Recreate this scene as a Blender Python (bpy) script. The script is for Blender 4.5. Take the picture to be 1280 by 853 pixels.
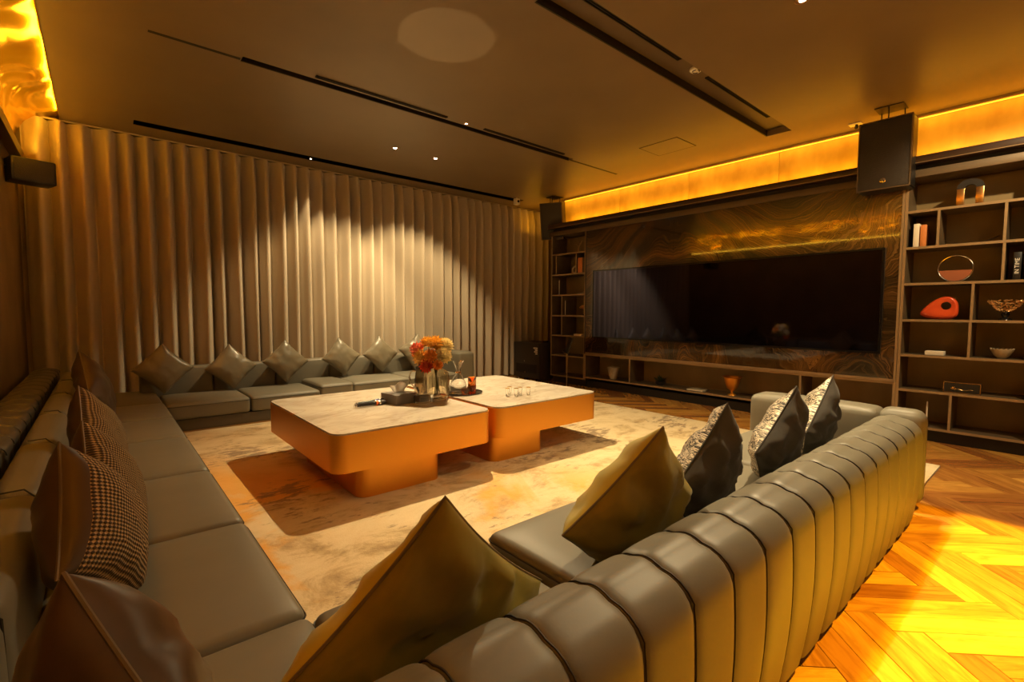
import bpy, bmesh, math, random
from mathutils import Vector, Matrix, noise
for o in list(bpy.data.objects): bpy.data.objects.remove(o, do_unlink=True)
random.seed(7)
SC = bpy.context.scene; C = SC.collection; PI = math.pi
# ------------------------------------------------------------------ camera, world, lights, exposure
H = 3.41                                   # ceiling height
cam_d = bpy.data.cameras.new('camera'); cam = bpy.data.objects.new('camera', cam_d); C.objects.link(cam)
yaw, pit, rol = math.radians(40.613), math.radians(3.548), math.radians(0.235)
f = Vector((math.sin(yaw)*math.cos(pit), math.cos(yaw)*math.cos(pit), -math.sin(pit)))
r = Vector((math.cos(yaw), -math.sin(yaw), 0)); u = r.cross(f)
r2 = r*math.cos(rol)+u*math.sin(rol); u2 = r2.cross(f)
R3 = Matrix((r2, u2, -f)).transposed()
cam.matrix_world = Matrix.Translation((0, 0, 1.30)) @ R3.to_4x4()
cam_d.sensor_width = 36; cam_d.lens = 598.9/1280*36; cam_d.clip_start = .02
SC.camera = cam
w = bpy.data.worlds.new('world'); SC.world = w; w.use_nodes = True
w.node_tree.nodes['Background'].inputs[0].default_value = (1, .62, .28, 1)
w.node_tree.nodes['Background'].inputs[1].default_value = .02
SC.view_settings.view_transform = 'Standard'; SC.view_settings.look = 'None'
SC.view_settings.gamma = 1; SC.view_settings.use_curve_mapping = False
SC.view_settings.exposure = 0.08
AMBER = (1, .42, .015); WARM = (1, .76, .41)
def light(name, kind, loc, energy, color, aim=None, **k):
    d = bpy.data.lights.new(name, kind); o = bpy.data.objects.new(name, d); C.objects.link(o)
    d.energy = energy; d.color = color; o.location = loc
    for a, b in k.items(): setattr(d, a, b)
    if aim is not None: o.rotation_euler = (Vector(aim)-Vector(loc)).to_track_quat('-Z', 'Y').to_euler()
    return o
def strip(name, loc, ly, lx, energy, color, aim):   # long strip parallel to Y
    o = light(name, 'AREA', loc, energy, color, None, shape='RECTANGLE', size=lx, size_y=ly)
    d = (Vector(aim)-Vector(loc)).normalized(); y = Vector((0, 1, 0)); x = y.cross(-d)
    o.rotation_euler = Matrix((x, y, -d)).transposed().to_euler(); return o
# LED strips hidden in the coves: above the wall unit, at the ceiling edge and behind the left cornice
strip('cove_led_low', (6.60, 3.1, 2.885), 8.2, .04, 34, AMBER, (6.66, 3.1, 3.4))
strip('cove_led_high', (6.62, 3.1, 3.375), 8.2, .04, 13, AMBER, (6.70, 3.1, 2.9))
strip('vault_led_edge', (-.270, 3.2, 3.442), 8.2, .03, 42, (1, .50, .02), (-.60, 3.2, 3.40))
strip('vault_led', (-.575, 3.2, 2.985), 8.2, .04, 32, (1, .50, .03), (-.42, 3.2, 3.4))
# recessed downlights
SPOT = dict(shadow_soft_size=.03)
light('downlight_a', 'SPOT', (2.98, 5.82, 3.38), 320, WARM, (2.55, 7.2, 1.0), spot_size=1.35, spot_blend=.5, **SPOT)
light('downlight_b', 'SPOT', (3.60, 5.84, 3.38), 320, WARM, (3.9, 7.2, 1.0), spot_size=1.35, spot_blend=.5, **SPOT)
light('downlight_c', 'SPOT', (3.68, 1.29, 3.38), 620, WARM, (3.1, .55, 0), spot_size=1.7, spot_blend=.9, **SPOT)
light('downlight_d', 'SPOT', (4.13, 2.30, 3.28), 130, WARM, (4.3, 1.3, 0), spot_size=1.35, spot_blend=.9, **SPOT)
light('downlight_e', 'SPOT', (3.207, 4.50, 3.38), 860, WARM, (3.0, 3.6, 0), spot_size=1.95, spot_blend=1.0, **SPOT)
light('downlight_f', 'SPOT', (2.30, 7.02, 3.38), 60, WARM, (2.3, 7.3, 1.0), spot_size=1.0, spot_blend=.6, **SPOT)
# amber lamps inferred from the floor patch, above an added opening outside the frame
light('aisle_lamp_a', 'SPOT', (3.0, -.50, 4.40), 2500, (1, .97, .012), (3.0, -.50, 0), spot_size=.9, spot_blend=.1, shadow_soft_size=.012)
light('aisle_lamp_b', 'SPOT', (3.0, -.583, 4.40), 2300, (1, .54, .012), (3.0, -.583, 0), spot_size=.9, spot_blend=.1, shadow_soft_size=.02)
light('bookcase_fill', 'SPOT', (5.0, -.45, 3.38), 280, WARM, (6.5, .7, 1.2), spot_size=1.5, spot_blend=.7, **SPOT)  # added spot out of view, brightens the bookcase interior
# added spot at the tray, stands in for its mirrored downlight on the ceiling
light('tray_reflection_standin', 'SPOT', (2.56, 3.66, .525), 95, WARM, (2.12, 3.26, 3.41), spot_size=.25, spot_blend=.06, shadow_soft_size=.012)
# warm room fill: light from the rest of the room behind the camera
light('room_fill', 'AREA', (2.4, -1.2, 3.2), 18, WARM, (3.0, 4.0, 0.3), shape='RECTANGLE', size=4.0, size_y=.6)

# ------------------------------------------------------------------ materials
def lin(*c):
    return tuple(((v/255+.055)/1.055)**2.4 if v/255 > .04045 else v/255/12.92 for v in c) + (1,)
def mat(name, col, rough=.5, metal=0, **k):
    m = bpy.data.materials.new(name); m.use_nodes = True; b = m.node_tree.nodes['Principled BSDF']
    b.inputs['Base Color'].default_value = (*col[:3], 1); b.inputs['Roughness'].default_value = rough; b.inputs['Metallic'].default_value = metal
    for a, v in k.items(): b.inputs[a.replace('_', ' ')].default_value = v
    return m
class N:
    def __init__(s, m): s.t = m.node_tree; s.b = s.t.nodes['Principled BSDF']
    def n(s, typ, ins=None, **k):
        nd = s.t.nodes.new(typ)
        for a, v in k.items(): setattr(nd, a, v)
        for a, v in (ins or {}).items():
            if hasattr(v, 'is_linked') and hasattr(v, 'links'): s.t.links.new(v, nd.inputs[a])
            else: nd.inputs[a].default_value = v
        return nd
    def link(s, a, b): s.t.links.new(a, s.b.inputs[b])
    def ramp(s, fac, stops, interp='LINEAR'):
        nd = s.t.nodes.new('ShaderNodeValToRGB'); s.t.links.new(fac, nd.inputs[0]); e = nd.color_ramp.elements
        nd.color_ramp.interpolation = interp
        while len(e) < len(stops): e.new(.5)
        for i, (p, c) in enumerate(stops): e[i].position = p; e[i].color = (*c[:3], 1)
        return nd.outputs[0]
    def bump(s, h, st=.2, dist=.01):
        nd = s.n('ShaderNodeBump', {'Strength': st, 'Distance': dist, 'Height': h}); s.link(nd.outputs[0], 'Normal')
    def obj(s, sc=(1, 1, 1), coord='Object'):
        tc = s.n('ShaderNodeTexCoord'); mp = s.n('ShaderNodeMapping', {'Vector': tc.outputs[coord], 'Scale': sc}); return mp.outputs[0]
def add_noise(m, scale, c1, c2, lo=.3, hi=.7, bump=0, sc=(1, 1, 1), detail=4, bscale=None, coord='Object'):
    a = N(m); v = a.obj(sc, coord); nz = a.n('ShaderNodeTexNoise', {'Vector': v, 'Scale': scale, 'Detail': detail})
    a.link(a.ramp(nz.outputs[0], [(lo, c1), (hi, c2)]), 'Base Color')
    if bump:
        n2 = a.n('ShaderNodeTexNoise', {'Vector': v, 'Scale': bscale or scale*4, 'Detail': 3}); a.bump(n2.outputs[0], bump, .004)
    return m
M = {}
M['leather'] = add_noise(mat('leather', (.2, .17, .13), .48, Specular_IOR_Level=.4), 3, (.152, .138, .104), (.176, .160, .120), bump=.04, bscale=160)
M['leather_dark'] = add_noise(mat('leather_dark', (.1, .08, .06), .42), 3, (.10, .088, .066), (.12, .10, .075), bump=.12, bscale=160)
M['stitch'] = mat('dark_stitching', (.02, .016, .012), .6)
M['sofa_base'] = mat('sofa_base', (.09, .075, .055), .45)
M['plinth'] = mat('black_plinth', (.01, .008, .006), .5)
M['bronze'] = mat('bronze_trim', (.42, .26, .12), .32, .8)
M['shelf_board'] = add_noise(mat('shelf_board', (.16, .11, .06), .45, .2), 6, (.10, .065, .035), (.15, .10, .05), sc=(1, .2, 1))
M['shelf_edge'] = mat('shelf_edge', (.34, .23, .12), .4, .35)
M['shelf_back'] = add_noise(mat('shelf_back', (.2, .13, .06), .5), 2.5, (.18, .12, .045), (.28, .19, .08), sc=(1, 1, .5))
M['cornice'] = add_noise(mat('cornice', (.06, .03, .02), .3), 5, (.030, .014, .008), (.05, .024, .012), sc=(1, .2, 1))
M['copper'] = mat('brushed_copper', (.82, .36, .045), .38, .85)
a = N(M['copper']); nz = a.n('ShaderNodeTexNoise', {'Vector': a.obj((2, 2, 120)), 'Scale': 3., 'Detail': 2}); a.bump(nz.outputs[0], .06, .002)
M['black'] = mat('black_plastic', (.012, .010, .009), .42)
M['black_gloss'] = mat('black_gloss', (.008, .007, .007), .12)
M['grille'] = mat('speaker_grille', (.035, .026, .018), .55)
a = N(M['grille']); vo = a.n('ShaderNodeTexVoronoi', {'Vector': a.obj(), 'Scale': 160.}); a.bump(vo.outputs[0], .5, .003)
M['chrome'] = mat('chrome', (.75, .72, .68), .15, 1)
M['gold'] = mat('gold', (.85, .52, .2), .25, 1)
M['gold_bead'] = mat('gold_bead', (.95, .55, .22), .3, .7)
M['white'] = mat('white_plastic', (.8, .76, .7), .4)
M['paper'] = mat('paper', (.75, .66, .52), .8)
M['ceramic'] = add_noise(mat('ceramic', (.6, .5, .35), .5), 9, (.5, .42, .30), (.28, .22, .13))
M['red'] = mat('red_lacquer', (.62, .075, .02), .25)
M['orange_box'] = mat('orange_cover', (.6, .20, .05), .5)
M['glass'] = mat('clear_glass', (1, 1, 1), .02, Transmission_Weight=1, IOR=1.45)
M['smoke_glass'] = mat('smoke_glass', (.90, .83, .68), .04, Transmission_Weight=1, IOR=1.35)
M['dark_glass'] = mat('dark_glass', (.48, .40, .28), .05, Transmission_Weight=1, IOR=1.4)
M['amber'] = mat('amber_glass', (.95, .30, .05), .05, Transmission_Weight=1, IOR=1.4)
M['grey_box'] = add_noise(mat('grey_leatherette', (.2, .19, .18), .45), 8, (.16, .15, .145), (.2, .19, .18))
M['leaf'] = mat('leaf', (.12, .20, .03), .5)
M['stem'] = mat('stem', (.10, .14, .03), .6)
M['glow'] = mat('led_profile', (1, .5, .05), .5, Emission_Color=(1, .48, .03, 1), Emission_Strength=1.3)
M['lamp'] = mat('downlight_lens', (1, .9, .7), .5, Emission_Color=(1, .80, .55, 1), Emission_Strength=30)
M['brown_velvet'] = add_noise(mat('brown_satin', (.06, .03, .012), .48, Sheen_Weight=.1), 5, (.05, .026, .010), (.085, .042, .016), bump=.15, bscale=12)
M['brown_leather'] = add_noise(mat('brown_leather', (.14, .08, .035), .40), 4, (.075, .042, .017), (.11, .062, .026), bump=.1, bscale=30)
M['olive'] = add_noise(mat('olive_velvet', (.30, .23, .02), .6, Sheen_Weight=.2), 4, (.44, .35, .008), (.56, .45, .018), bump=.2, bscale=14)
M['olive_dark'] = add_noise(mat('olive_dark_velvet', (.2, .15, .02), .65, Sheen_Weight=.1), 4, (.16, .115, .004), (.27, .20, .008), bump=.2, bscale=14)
M['charcoal'] = add_noise(mat('charcoal_velvet', (.05, .044, .036), .8, Sheen_Weight=.08), 6, (.040, .034, .028), (.065, .056, .045), bump=.25, bscale=40)
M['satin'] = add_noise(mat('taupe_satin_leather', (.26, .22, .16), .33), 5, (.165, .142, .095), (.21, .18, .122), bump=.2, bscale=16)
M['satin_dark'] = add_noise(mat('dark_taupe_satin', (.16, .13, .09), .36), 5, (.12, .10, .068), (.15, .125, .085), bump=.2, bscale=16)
M['piping'] = mat('piping', (.16, .11, .05), .5)
# gold foil vault: reflective, gently wavy
m = M['foil'] = mat('gold_foil', (.90, .55, .06), .22, .8); a = N(m)
nz = a.n('ShaderNodeTexNoise', {'Vector': a.obj((1, .6, 1)), 'Scale': 1.9, 'Detail': 1.2, 'Distortion': .8}); a.bump(nz.outputs[0], 1.0, .30)
# amber plaster of the cove wall with panel joints and vertical drifts
m = M['cove_wall'] = mat('cove_wall', (.6, .42, .16), .45); a = N(m)
nz = a.n('ShaderNodeTexNoise', {'Vector': a.obj((1, 1.6, .9)), 'Scale': 2.6, 'Detail': 4})
a.link(a.ramp(nz.outputs[0], [(.3, (.48, .30, .10)), (.7, (.70, .50, .2))]), 'Base Color')
M['wall'] = add_noise(mat('brown_plaster', (.3, .2, .1), .6), 2.2, (.20, .125, .055), (.30, .19, .085), bump=.1)
M['ceiling'] = add_noise(mat('ceiling_paint', (.30, .21, .12), .38), 1.2, (.175, .122, .068), (.215, .15, .082))
M['slot'] = mat('slot_black', (.012, .007, .004), .6)
M['slot_mid'] = mat('slot_trough', (.13, .09, .05), .5)
# curtain
m = M['curtain'] = mat('curtain_fabric', (.5, .41, .30), .75, Sheen_Weight=.15); a = N(m)
nz = a.n('ShaderNodeTexNoise', {'Vector': a.obj((1, 1, 1)), 'Scale': 260., 'Detail': 2})
a.link(a.ramp(nz.outputs[0], [(.3, (.40, .325, .23)), (.7, (.50, .41, .295))]), 'Base Color'); a.bump(nz.outputs[0], .08, .001)
# marble
m = M['marble'] = mat('cream_marble', (.6, .5, .4), .12); a = N(m)
v = a.obj((1, 1.6, 1)); n1 = a.n('ShaderNodeTexNoise', {'Vector': v, 'Scale': 2.2, 'Detail': 7, 'Roughness': .62, 'Distortion': .9})
n2 = a.n('ShaderNodeTexNoise', {'Vector': v, 'Scale': 1.1, 'Detail': 6, 'Distortion': 2.2})
c1 = a.ramp(n1.outputs[0], [(.32, (.50, .42, .33)), (.5, (.66, .58, .47)), (.75, (.74, .67, .56))])
c2 = a.ramp(n2.outputs[0], [(.475, (1, 1, 1)), (.497, (.62, .56, .50)), (.52, (1, 1, 1))])
mx = a.n('ShaderNodeMix', {'Factor': .5, 'A': c1, 'B': c2}, data_type='RGBA', blend_type='MULTIPLY')
for i in mx.inputs:
    if i.type == 'RGBA' and i.name == 'A': a.t.links.new(c1, i)
    if i.type == 'RGBA' and i.name == 'B': a.t.links.new(c2, i)
a.link([o for o in mx.outputs if o.type == 'RGBA'][0], 'Base Color')
# rug
m = M['rug'] = mat('abstract_rug', (.6, .5, .35), .92, Sheen_Weight=.2); a = N(m)
def mixc(a, fac, A, B):
    nd = a.n('ShaderNodeMix', data_type='RGBA'); s = nd.inputs
    F = [i for i in s if i.name == 'Factor' and i.type == 'VALUE'][0]
    IA = [i for i in s if i.name == 'A' and i.type == 'RGBA'][0]; IB = [i for i in s if i.name == 'B' and i.type == 'RGBA'][0]
    a.t.links.new(fac, F)
    for i, c in ((IA, A), (IB, B)):
        if hasattr(c, 'links'): a.t.links.new(c, i)
        else: i.default_value = (*c[:3], 1)
    return [o for o in nd.outputs if o.type == 'RGBA'][0]
v = a.obj()
n0 = a.n('ShaderNodeTexNoise', {'Vector': a.obj((1.2, 1.7, 1)), 'Scale': 2.0, 'Detail': 9, 'Roughness': .72, 'Distortion': .5})
base = a.ramp(n0.outputs[0], [(.30, (.24, .15, .06)), (.42, (.46, .33, .16)), (.50, (.62, .48, .27)), (.7, (.70, .57, .35))])
n1 = a.n('ShaderNodeTexNoise', {'Vector': v, 'Scale': .95, 'Detail': 5, 'Roughness': .6, 'Distortion': .6})
om = a.ramp(n1.outputs[0], [(.47, (0, 0, 0)), (.55, (.9, .9, .9))])
sx_ = a.n('ShaderNodeSeparateXYZ', {0: v}); gx = a.ramp(a.n('ShaderNodeMath', {0: a.n('ShaderNodeMath', {0: sx_.outputs['X'], 1: sx_.outputs['Y']}, operation='ADD').outputs[0], 1: .16, 2: .58}, operation='MULTIPLY_ADD').outputs[0], [(.36, (1, 1, 1)), (.50, (.0, .0, .0))])
om2 = a.n('ShaderNodeMath', {0: om, 1: gx}, operation='MULTIPLY').outputs[0]
base2 = mixc(a, om2, base, (.70, .33, .03))
n2 = a.n('ShaderNodeTexNoise', {'Vector': a.obj((1, 2.2, 1)), 'Scale': 7, 'Detail': 6, 'Roughness': .7})
n3 = a.n('ShaderNodeTexNoise', {'Vector': v, 'Scale': 1.3, 'Detail': 2})
sm = a.n('ShaderNodeMath', {0: n2.outputs[0], 1: n3.outputs[0]}, operation='MULTIPLY')
dm = a.ramp(sm.outputs[0], [(.31, (0, 0, 0)), (.36, (.8, .8, .8))])
a.link(mixc(a, dm, base2, (.17, .095, .045)), 'Base Color')
nb = a.n('ShaderNodeTexNoise', {'Vector': v, 'Scale': 120., 'Detail': 3}); a.bump(nb.outputs[0], .5, .006)
# wood planks: u along the board; random tone per board
m = M['wood'] = mat('oiled_floorboard', (.35, .15, .05), .22); a = N(m)
oi = a.n('ShaderNodeObjectInfo'); ge = a.n('ShaderNodeNewGeometry')
rs = a.n('ShaderNodeMath', {0: oi.outputs['Random'], 1: ge.outputs['Random Per Island']}, operation='ADD')
fr = a.n('ShaderNodeMath', {0: rs.outputs[0]}, operation='FRACT')
uv = a.n('ShaderNodeTexCoord'); ofs = a.n('ShaderNodeVectorMath', {0: (37.3, 11.7, 0)}, operation='SCALE'); a.t.links.new(rs.outputs[0], ofs.inputs['Scale'])
ad = a.n('ShaderNodeVectorMath', {0: uv.outputs['UV'], 1: ofs.outputs[0]}, operation='ADD')
mp = a.n('ShaderNodeMapping', {'Vector': ad.outputs[0], 'Scale': (1.2, 9, 1)})
gr = a.n('ShaderNodeTexNoise', {'Vector': mp.outputs[0], 'Scale': 2.2, 'Detail': 6, 'Roughness': .6, 'Distortion': 1.4})
tone = a.ramp(fr.outputs[0], [(0, (.27, .095, .022)), (.5, (.42, .185, .036)), (1, (.55, .275, .055))])
gc = a.ramp(gr.outputs[0], [(.35, (.68, .62, .56)), (.6, (1, 1, 1))])
mm = a.n('ShaderNodeVectorMath', {0: tone, 1: gc}, operation='MULTIPLY'); a.link(mm.outputs[0], 'Base Color'); a.bump(gr.outputs[0], .12, .003)
# striped stone (agate / petrified wood look), mirrored about its joint
def stone(name, ox):
    m = mat(name, (.1, .06, .02), .12, Coat_Weight=.8, Coat_Roughness=.04, Coat_IOR=1.7); a = N(m)
    tc = a.n('ShaderNodeTexCoord'); sp = a.n('ShaderNodeSeparateXYZ', {0: tc.outputs['Object']})
    ab = a.n('ShaderNodeMath', {0: sp.outputs['Y']}, operation='ABSOLUTE')
    co = a.n('ShaderNodeCombineXYZ', {'X': ab.outputs[0], 'Y': sp.outputs['Z'], 'Z': ox})
    w1 = a.n('ShaderNodeTexNoise', {'Vector': co.outputs[0], 'Scale': .50, 'Detail': 1.0, 'Distortion': .2})
    w2 = a.n('ShaderNodeTexNoise', {'Vector': co.outputs[0], 'Scale': 2.4, 'Detail': 3, 'Distortion': .5})
    t = a.n('ShaderNodeMath', {0: w1.outputs[0], 1: 21.}, operation='MULTIPLY')
    t2 = a.n('ShaderNodeMath', {0: w2.outputs[0], 1: 1.3}, operation='MULTIPLY')
    dx = a.n('ShaderNodeMath', {0: ab.outputs[0], 1: 1.1}, operation='MULTIPLY'); dz = a.n('ShaderNodeMath', {0: sp.outputs['Z'], 1: 1.3}, operation='MULTIPLY')
    s1 = a.n('ShaderNodeMath', {0: t.outputs[0], 1: t2.outputs[0]}, operation='ADD'); s2 = a.n('ShaderNodeMath', {0: s1.outputs[0], 1: dx.outputs[0]}, operation='ADD')
    s3 = a.n('ShaderNodeMath', {0: s2.outputs[0], 1: dz.outputs[0]}, operation='ADD')
    c2 = a.n('ShaderNodeCombineXYZ', {'X': s3.outputs[0]})
    fn = a.n('ShaderNodeTexNoise', {'Vector': c2.outputs[0], 'Scale': 9.5, 'Detail': 7, 'Roughness': .82})
    fine = a.ramp(fn.outputs[0], [(.38, (.006, .003, .001)), (.45, (.10, .06, .022)), (.50, (.02, .010, .004)), (.55, (.20, .125, .048)), (.59, (.015, .008, .003)), (.66, (.34, .23, .10))])
    bn = a.n('ShaderNodeTexNoise', {'Vector': c2.outputs[0], 'Scale': .55, 'Detail': 1}); bg = a.ramp(bn.outputs[0], [(.40, (.35, .35, .35)), (.62, (1.35, 1.05, .7))])
    mu = a.n('ShaderNodeVectorMath', {0: fine, 1: bg}, operation='MULTIPLY'); a.link(mu.outputs[0], 'Base Color')
    return m
M['stone'] = stone('striped_stone', 3.3)
# tv: glossy glass, very slightly wavy
m = M['screen'] = mat('tv_screen', (.060, .060, .105), .045, 1); a = N(m)
nz = a.n('ShaderNodeTexNoise', {'Vector': a.obj((1, .5, .4)), 'Scale': 1.1, 'Detail': 1}); a.bump(nz.outputs[0], .25, .03)
# woven and sequin fabrics on the pillow UVs
def woven(name, c1, c2, sc):
    m = mat(name, c1, .8); a = N(m); tc = a.n('ShaderNodeTexCoord'); sp = a.n('ShaderNodeSeparateXYZ', {0: tc.outputs['UV']})
    o = []
    for k in 'XY':
        q = a.n('ShaderNodeMath', {0: sp.outputs[k], 1: sc*2*PI}, operation='MULTIPLY'); s = a.n('ShaderNodeMath', {0: q.outputs[0]}, operation='SINE'); o.append(s.outputs[0])
    p = a.n('ShaderNodeMath', {0: o[0], 1: o[1]}, operation='ADD'); p2 = a.n('ShaderNodeMath', {0: p.outputs[0], 1: .25, 2: .5}, operation='MULTIPLY_ADD')
    a.link(a.ramp(p2.outputs[0], [(.42, c1), (.68, c2)]), 'Base Color'); a.bump(p2.outputs[0], .7, .01); return m
M['woven'] = woven('woven_fabric', (.05, .024, .009), (.48, .31, .14), 34)
M['woven_fine'] = woven('fine_woven_fabric', (.06, .03, .012), (.42, .27, .11), 40)
m = M['sequin'] = mat('sequin_fabric', (.3, .26, .2), .4, .3); a = N(m)
vo = a.n('ShaderNodeTexNoise', {'Vector': a.obj((26, 26, 1), 'UV'), 'Scale': 1.6, 'Detail': 3, 'Roughness': .7, 'Distortion': 1.5})
a.link(a.ramp(vo.outputs[0], [(.47, (.02, .016, .012)), (.54, (.70, .60, .46))]), 'Base Color'); a.bump(vo.outputs[0], .6, .01)

# ------------------------------------------------------------------ mesh helpers (world coordinates in, local meshes out)
def vv(bm, pts): return [bm.verts.new(p) for p in pts]
def fc(bm, vs, uvs=None):
    try: fa = bm.faces.new(vs)
    except ValueError: return None
    return fa
def box(bm, x0, x1, y0, y1, z0, z1, bev=0, seg=2, mx=None):
    ret = bmesh.ops.create_cube(bm, size=1)['verts']
    mt = Matrix.Translation(((x0+x1)/2, (y0+y1)/2, (z0+z1)/2)) @ Matrix.Diagonal((abs(x1-x0), abs(y1-y0), abs(z1-z0), 1))
    if mx is not None: mt = mx @ mt
    bmesh.ops.transform(bm, matrix=mt, verts=ret)
    if bev:
        es = list({e for v in ret for e in v.link_edges})
        bmesh.ops.bevel(bm, geom=es, offset=bev, segments=seg, affect='EDGES', profile=.5)
def lathe(bm, prof, c=(0, 0, 0), n=24, mx=None, closed=False):
    rings = []
    for (rr, z) in prof:
        rings.append([bm.verts.new(Vector((c[0]+rr*math.cos(2*PI*k/n), c[1]+rr*math.sin(2*PI*k/n), c[2]+z))) for k in range(n)])
    for a, b in zip(rings, rings[1:]):
        for k in range(n): fc(bm, [a[k], a[(k+1) % n], b[(k+1) % n], b[k]])
    if prof[0][0] > 1e-5: fc(bm, rings[0][::-1])
    if prof[-1][0] > 1e-5 and not closed: fc(bm, rings[-1])
    bmesh.ops.remove_doubles(bm, verts=[v for q in rings for v in q], dist=1e-6)
    if mx is not None: bmesh.ops.transform(bm, matrix=mx, verts=[v for v in bm.verts if v.is_valid and any(v in q for q in rings)])
def tube(bm, pts, rad, n=8, cyc=False, cap=True):
    pts = [Vector(p) for p in pts]; L = len(pts); rings = []; up = None
    for i, p in enumerate(pts):
        d = ((pts[(i+1) % L] if cyc or i < L-1 else p)-(pts[i-1] if cyc or i > 0 else p)).normalized()
        if up is None: up = Vector((0, 0, 1)) if abs(d.z) < .9 else Vector((1, 0, 0))
        s = d.cross(up).normalized(); up = s.cross(d).normalized()
        rr = rad[i] if isinstance(rad, (list, tuple)) else rad
        rings.append([bm.verts.new(p+s*rr*math.cos(2*PI*k/n)+up*rr*math.sin(2*PI*k/n)) for k in range(n)])
    for i in range(L if cyc else L-1):
        a, b = rings[i], rings[(i+1) % L]
        for k in range(n): fc(bm, [a[k], a[(k+1) % n], b[(k+1) % n], b[k]])
    if not cyc and cap: fc(bm, rings[0][::-1]); fc(bm, rings[-1])
def rbox(bm, x0, x1, y0, y1, z0, z1, rr, crown=0, n=(10, 10, 5), face='z', pinch=0):
    """soft cushion: rounded box with a crowned face"""
    c = Vector(((x0+x1)/2, (y0+y1)/2, (z0+z1)/2)); h = Vector((x1-x0, y1-y0, z1-z0))/2
    rr = min(rr, h.x, h.y, h.z); G = {}
    def vert(p):
        k = tuple(round(q, 4) for q in p)
        if k in G: return G[k]
        q = Vector((p[0]*h.x, p[1]*h.y, p[2]*h.z)); inner = Vector([max(-(hh-rr), min(hh-rr, a)) for a, hh in zip(q, h)])
        d = q-inner
        if d.length > 1e-6: q = inner+d.normalized()*rr
        if crown:
            if face == 'z' and p[2] > 0: q.z += crown*(1-p[0]**4)*(1-p[1]**4)*p[2]
            if face == 'x' and p[0] > 0: q.x += crown*(1-p[2]**2)*(1-p[1]**4)*p[0]
            if face == '-y' and p[1] < 0: q.y += crown*(1-p[2]**2)*(1-p[0]**4)*p[1]
        G[k] = bm.verts.new(c+q); return G[k]
    def ss(m, hh):   # samples clustered at the rounded rims
        a = rr/hh if hh > 0 else .5; out = [-1+a*(1-math.cos(i/3*PI/2)) for i in range(3)]
        mid = [(-1+a)+(2-2*a)*i/m for i in range(m+1)]; return out+mid+[-q for q in out[::-1]]
    S = [ss(n[0], h.x), ss(n[1], h.y), ss(n[2], h.z)]
    for ax in range(3):
        b, d = (ax+1) % 3, (ax+2) % 3
        for sgn in (-1, 1):
            for i in range(len(S[b])-1):
                for j in range(len(S[d])-1):
                    P = []
                    for (ii, jj) in ((i, j), (i+1, j), (i+1, j+1), (i, j+1)):
                        p = [0, 0, 0]; p[ax] = sgn; p[b] = S[b][ii]; p[d] = S[d][jj]; P.append(vert(p))
                    if sgn < 0: P.reverse()
                    if len(set(P)) == 4: fc(bm, P)
                    elif len(set(P)) == 3: fc(bm, list(dict.fromkeys(P)))
def prism(bm, pts, z0, z1):
    lo = vv(bm, [(x, y, z0) for x, y in pts]); hi = vv(bm, [(x, y, z1) for x, y in pts]); L = len(pts)
    fc(bm, lo[::-1]); fc(bm, hi)
    for k in range(L): fc(bm, [lo[k], lo[(k+1) % L], hi[(k+1) % L], hi[k]])
def rrect(x0, x1, y0, y1, rr, n=8):
    out = []
    for cx, cy, a0 in ((x1-rr, y0+rr, -90), (x1-rr, y1-rr, 0), (x0+rr, y1-rr, 90), (x0+rr, y0+rr, 180)):
        for k in range(n+1):
            a = math.radians(a0+90*k/n); out.append((cx+rr*math.cos(a), cy+rr*math.sin(a)))
    return out
def prop(o, label=None, cat=None, group=None, kind=None):
    if label: o['label'] = label
    if cat: o['category'] = cat
    if group: o['group'] = group
    if kind: o['kind'] = kind
    return o
def thing(name, loc, label, cat, group=None):
    o = bpy.data.objects.new(name, None); o.empty_display_size = .1; C.objects.link(o); o.location = loc
    return prop(o, label, cat, group)
def wloc(p):
    v = Vector((0, 0, 0))
    while p is not None: v += p.location; p = p.parent
    return v
def obj(name, bm, m, parent=None, smooth=True, origin=None, label=None, cat=None, group=None, kind=None, ang=40):
    bmesh.ops.recalc_face_normals(bm, faces=bm.faces)
    me = bpy.data.meshes.new(name)
    if origin is None:
        if bm.verts:
            xs = [v.co for v in bm.verts]
            origin = Vector(((min(v.x for v in xs)+max(v.x for v in xs))/2, (min(v.y for v in xs)+max(v.y for v in xs))/2, min(v.z for v in xs)))
        else: origin = Vector((0, 0, 0))
    origin = Vector(origin)
    bmesh.ops.translate(bm, vec=-origin, verts=bm.verts)
    if smooth:
        lim = math.radians(ang)
        for fa in bm.faces: fa.smooth = True
        for e in bm.edges:
            if len(e.link_faces) == 2 and e.calc_face_angle(0) > lim: e.smooth = False
    bm.to_mesh(me); bm.free()
    for q in (m if isinstance(m, list) else [m]): me.materials.append(M[q] if isinstance(q, str) else q)
    o = bpy.data.objects.new(name, me); C.objects.link(o)
    if parent is not None: o.parent = parent; o.location = origin-wloc(parent)
    else: o.location = origin
    return prop(o, label, cat, group, kind)
def B(): return bmesh.new()
def bx(name, m, parent, *a, bev=0, **k):
    bm = B(); box(bm, *a, bev=bev); return obj(name, bm, m, parent, smooth=bev > 0, **k)
def copytree(o, parent=None, keep=True):
    c = o.copy(); C.objects.link(c); c.parent = parent
    for ch in list(o.children): copytree(ch, c)
    return c

# ------------------------------------------------------------------ the room
X0, X1, Y0, Y1 = -.64, 6.72, -1.5, 7.62
fl = bx('floor', 'plinth', None, X0-.1, 7.5, Y0-.1, Y1+.1, -.12, -.014, kind='structure')
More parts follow.
